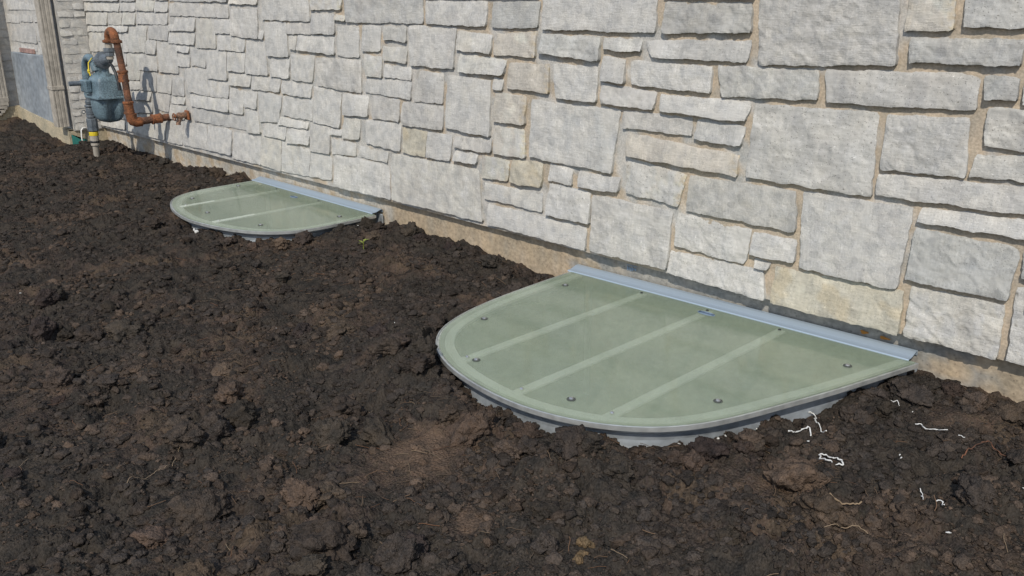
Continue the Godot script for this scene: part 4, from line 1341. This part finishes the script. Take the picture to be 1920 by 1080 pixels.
# ------------------------------------------------------------------ small things on the soil
func thread(called: String, label: String, pts: Array, rad: float, sd: int, m: Material, category: String, group: String, bead := 0.6, lift := 0.013) -> void:
	var r := RandomNumberGenerator.new()
	r.seed = sd
	var cur := Curve3D.new()
	for p in pts: cur.add_point(Vector3(p[0], 0, p[1]))
	var path := []
	var rad_a := []
	var n := maxi(4, int(cur.get_baked_length() / 0.006))
	for k in n + 1:
		var q := cur.sample_baked(cur.get_baked_length() * k / n)
		q += Vector3(r.randf_range(-0.004, 0.004), 0, r.randf_range(-0.004, 0.004)) if m == M.foam else Vector3(r.randf_range(-0.002, 0.002), 0, r.randf_range(-0.002, 0.002))
		q.y = ground_at(q.x, q.z) + lift + r.randf_range(0, 0.003)
		path.append(q)
		rad_a.append(rad * 0.68 * (1.0 + bead * r.randf_range(-0.7, 1.0)))
	var c: Vector3 = path[0]
	for k in path.size(): path[k] -= c
	var o := put(numbered(called), tube_mesh(path, rad_a, 7), m, self, c)
	tag(o, label, category, group)

func build_litter() -> void:
	var g := "white crinkled foam strings on the soil"
	thread("foam_string", "white foam string bent into a narrow hook, standing beside the short branch", [[-1.222, 0.53], [-1.205, 0.52], [-1.19, 0.545], [-1.172, 0.58], [-1.15, 0.61], [-1.125, 0.63], [-1.1, 0.656]], 0.0024, 1, M.foam, "string", g)
	thread("foam_string", "short white foam string arched beside the hooked string", [[-1.19, 0.728], [-1.178, 0.7], [-1.16, 0.68], [-1.148, 0.668], [-1.135, 0.69]], 0.0026, 2, M.foam, "string", g)
	thread("foam_string", "thick white foam string curled into an open loop", [[-1.045, 0.8], [-1.056, 0.77], [-1.035, 0.765], [-1.01, 0.78], [-0.985, 0.785], [-0.968, 0.8], [-0.985, 0.82], [-1.005, 0.822], [-1.025, 0.815], [-1.045, 0.8]], 0.003, 3, M.foam, "string", g)
	thread("foam_string", "long white foam string bent once like a step", [[-0.925, 0.395], [-0.905, 0.385], [-0.89, 0.4], [-0.87, 0.395], [-0.845, 0.38], [-0.83, 0.378]], 0.002, 4, M.foam, "string", g)
	thread("foam_string", "frayed white foam string hanging beside the cover rim", [[-1.325, 0.72], [-1.3, 0.735], [-1.29, 0.76], [-1.275, 0.775]], 0.0024, 5, M.foam, "string", g)
	thread("foam_string", "short white foam string near the wall end of the three-ribbed cover", [[-1.06, 0.27], [-1.035, 0.275], [-1.015, 0.285]], 0.0022, 6, M.foam, "string", g)
	thread("foam_string", "tiny white foam hook beside the brown arched root", [[-0.80, 0.4], [-0.785, 0.385], [-0.77, 0.4]], 0.0018, 7, M.foam, "string", g)
	thread("foam_string", "thin white foam string lying alone on dark soil below the big clods", [[-0.75, 0.78], [-0.735, 0.8], [-0.725, 0.81]], 0.002, 8, M.foam, "string", g)
	thread("foam_string", "white foam string with a bent end beside the dark crevice", [[-0.69, 0.84], [-0.672, 0.832], [-0.66, 0.85]], 0.002, 9, M.foam, "string", g)
	var r := RandomNumberGenerator.new()
	r.seed = 31
	var fm := clod_mesh(1, 555, 1.0)
	for p in [[-1.345, 0.86], [-1.32, 0.89], [-1.335, 0.91], [-1.29, 0.9], [-1.265, 0.94], [-1.28, 0.955], [-1.1, 0.6], [-1.06, 0.63], [-1.115, 0.74], [-0.96, 0.32], [-1.12, 0.36], [-0.86, 0.65], [-0.875, 0.62], [-0.98, 0.9], [-0.96, 0.915], [-1.4, 1.03], [-1.33, 1.02], [-5.02, 0.9], [-4.97, 0.91], [-3.31, 1.35], [-2.35, 1.05], [-2.86, 1.03], [-2.83, 1.06], [-0.62, 0.92], [-4.6, 2.0], [-3.9, 1.5], [-4.2, 0.28], [-2.0, 1.93], [-0.55, 0.55]]:
		var s := r.randf_range(0.004, 0.011)
		if p[0] < -4.9: s = 0.025
		var o := put(numbered("foam_fleck"), fm, M.foam, self, Vector3(p[0], ground_at(p[0], p[1]) + s * 0.35, p[1]), Vector3(r.randf() * 3, r.randf() * 6, 0))
		o.scale = Vector3(s * r.randf_range(0.8, 1.6), s * 0.7, s)
		tag(o, "small white foam fleck lying on the dark soil", "fleck", "white foam flecks")
	# roots and stalks
	thread("dry_root", "orange brown dry root arching over the soil beside a foam string", [[-0.735, 0.515], [-0.72, 0.45], [-0.70, 0.4], [-0.67, 0.385], [-0.63, 0.41]], 0.0026, 21, M.rust_dark, "root", "", 0.2, 0.016)
	thread("dry_root", "pale dry stalk curving over the dark crevice between clods", [[-0.85, 1.16], [-0.83, 1.11], [-0.79, 1.08], [-0.76, 1.09]], 0.0016, 22, M.straw, "root", "", 0.1, 0.02)
	thread("dry_root", "flat tan dry leaf strip lying by the split clod", [[-0.92, 1.0], [-0.88, 0.96], [-0.85, 0.93]], 0.0035, 23, M.straw, "root", "", 0.3, 0.012)
	thread("dry_root", "long thin pale root lying across bare trodden soil", [[-2.45, 2.35], [-2.5, 2.2], [-2.6, 2.1], [-2.62, 2.02]], 0.0012, 24, M.straw, "root", "", 0.2, 0.008)
	# short bits of straw everywhere
	var vars := []
	for k in 5:
		r.seed = 400 + k
		var path := []
		var p := Vector3(-0.5, 0, 0)
		var d := Vector3(1, r.randf_range(-0.1, 0.2), r.randf_range(-0.3, 0.3))
		for q in 7:
			path.append(p)
			p += d.normalized() / 6.0
			d += Vector3(0, r.randf_range(-0.25, 0.2), r.randf_range(-0.4, 0.4))
		vars.append(tube_mesh(path, 0.018, 5))
	for v in vars.size():
		var mm := MultiMesh.new()
		mm.transform_format = MultiMesh.TRANSFORM_3D
		mm.use_colors = true
		mm.mesh = vars[v]
		var list := []
		r.seed = 700 + v
		while list.size() < 150:
			var x := 0.3 - 7.5 * pow(r.randf(), 1.6)
			var z := r.randf_range(0.0, 2.9)
			if r.randf() < 0.25:
				var c: Array = [[-1.9, 1.72, 0.1], [-4.3, 0.66, 0.13], [-3.9, 1.0, 0.2], [-1.05, 0.9, 0.08], [-2.2, 1.5, 0.1], [-1.5, 1.5, 0.25]][r.randi() % 6]
				x = c[0] + r.randfn() * c[2]
				z = c[1] + r.randfn() * c[2]
			if not clear_of_wells(x, z, 0.02): continue
			var s := r.randf_range(0.018, 0.065)
			var b := Basis.from_euler(Vector3(r.randf_range(-0.4, 0.4), r.randf() * TAU, r.randf_range(-0.25, 0.35))).scaled(Vector3(s, s, s))
			var c2 := Color(1, 1, 1).lerp(Color(0.75, 0.45, 0.3), r.randf()) * r.randf_range(0.25, 0.8)
			c2.a = 1.0
			list.append([Transform3D(b, Vector3(x, ground_at(x, z) + 0.006, z)), c2])
		mm.instance_count = list.size()
		for i in list.size():
			mm.set_instance_transform(i, list[i][0])
			mm.set_instance_color(i, list[i][1])
		var o := MultiMeshInstance3D.new()
		o.name = numbered("straw_bits")
		o.multimesh = mm
		o.material_override = M.straw
		add_child(o, true)
		tag(o, "short dry straw bits and rootlets scattered over the soil", "straw")
		o.set_meta("kind", "stuff")
	# beige stones in front
	for q in [[-1.285, 1.62, 0.035], [-1.262, 1.645, 0.03], [-1.245, 1.685, 0.026], [-1.275, 1.605, 0.028]]:
		var pm := tinted(clod_mesh(3, 610 + int(q[2] * 1000), 0.6), Color(0.2, 0.145, 0.085))
		var o := put(numbered("beige_pebble"), pm, M.clod, self, Vector3(q[0], ground_at(q[0], q[1]) + q[2] * 0.2, q[1]), Vector3(0, q[0] * 9, 0))
		o.scale = Vector3.ONE * q[2]
		tag(o, "small pale beige lump of clay among dark clods", "pebble", "beige clay lumps")
	# a seedling between the two covers
	var sp := thing("seedling", "tiny yellow green seedling in the soil between the two covers", "plant", Vector3(-3.9, ground_at(-3.9, 0.46), 0.46))
	put("stem", tube_mesh([Vector3(0, -0.01, 0), Vector3(0.005, 0.03, 0), Vector3(0.012, 0.055, 0.004)], 0.0025, 6), M.leaf, sp)
	for k in 5:
		var a := TAU * k / 5.0 + 0.4
		var l := st_new()
		l.set_smooth_group(0)
		var d := Vector3(cos(a), 0.35, sin(a)) * 0.035
		var sd := Vector3(-sin(a), 0, cos(a)) * 0.008
		var b := Vector3(0.008, 0.03 + 0.006 * k, 0.002)
		quad(l, b, b + d * 0.5 + sd + Vector3(0, 0.004, 0), b + d, b + d * 0.5 - sd + Vector3(0, 0.004, 0))
		put("leaf", done(l), M.leaf, sp)

# ------------------------------------------------------------------ main
func _ready() -> void:
	var cam := Camera3D.new()
	cam.name = "camera"
	add_child(cam)
	cam.position = Vector3(0, 1.2, 3.1494)
	cam.rotation = Vector3(-0.32011, 0.79329, 0)
	cam.fov = 36.25
	cam.near = 0.05
	cam.far = 400.0
	cam.current = true
	var env := Environment.new()
	env.background_mode = Environment.BG_SKY
	var sky := Sky.new()
	var sm := ProceduralSkyMaterial.new()
	sm.sky_top_color = Color(0.57, 0.645, 0.76)
	sm.sky_horizon_color = Color(0.84, 0.855, 0.87)
	sm.ground_horizon_color = Color(0.55, 0.54, 0.5)
	sm.ground_bottom_color = Color(0.2, 0.18, 0.16)
	sm.sky_curve = 0.2
	sky.sky_material = sm
	env.sky = sky
	env.background_energy_multiplier = 1.25
	env.tonemap_mode = Environment.TONE_MAPPER_LINEAR
	env.tonemap_exposure = 1.26
	env.sdfgi_enabled = true
	env.ssao_enabled = true
	env.ssil_enabled = true
	var we := WorldEnvironment.new()
	we.name = "environment"
	we.environment = env
	add_child(we)
	var sun := DirectionalLight3D.new()
	sun.name = "sun"
	add_child(sun)
	sun.look_at_from_position(Vector3(0.37, 0.68, 0.62) * 10.0, Vector3.ZERO)
	sun.light_energy = 0.9
	sun.light_color = Color(1.0, 0.965, 0.91)
	sun.light_angular_distance = 0.6
	sun.shadow_enabled = true

	n_a = noise(FastNoiseLite.TYPE_SIMPLEX_SMOOTH, 9.0, 3, 11)
	n_b = noise(FastNoiseLite.TYPE_SIMPLEX_SMOOTH, 38.0, 3, 12)
	n_c = noise(FastNoiseLite.TYPE_SIMPLEX_SMOOTH, 5.0, 4, 13)
	n_low = noise(FastNoiseLite.TYPE_SIMPLEX_SMOOTH, 1.1, 3, 14)
	for c in [[cell_a, 8.5, 21], [cell_b, 22.0, 22], [cell_c, 58.0, 23]]:
		c[0].noise_type = FastNoiseLite.TYPE_CELLULAR
		c[0].fractal_type = FastNoiseLite.FRACTAL_NONE
		c[0].cellular_return_type = FastNoiseLite.RETURN_DISTANCE
		c[0].frequency = c[1]
		c[0].seed = c[2]
	var rim := PackedVector2Array()
	for p in NEAR_RIM: rim.append(Vector2(p[0], p[1]) / 1000.0)
	rim = smooth_line(rim, 1)
	near_poly = closed(inset(rim, 0.052))
	near_out = closed(inset(rim, -0.05))
	far_poly = closed(inset(far_rim(), 0.052))
	far_out = closed(inset(far_rim(), -0.05))
	make_materials()
	print("materials ", Time.get_ticks_msec())
	build_ground()
	print("ground ", Time.get_ticks_msec(), " ", gx.size(), "x", gz.size())
	build_house()
	print("house ", Time.get_ticks_msec())
	build_wells()
	build_meter()
	build_tap()
	build_spouts()
	print("objects ", Time.get_ticks_msec())
	build_clods()
	build_litter()
	print("done ", Time.get_ticks_msec())

func closed(p: PackedVector2Array) -> PackedVector2Array:
	p.append(Vector2(p[-1].x, -0.2))
	p.append(Vector2(p[0].x, -0.2))
	return p
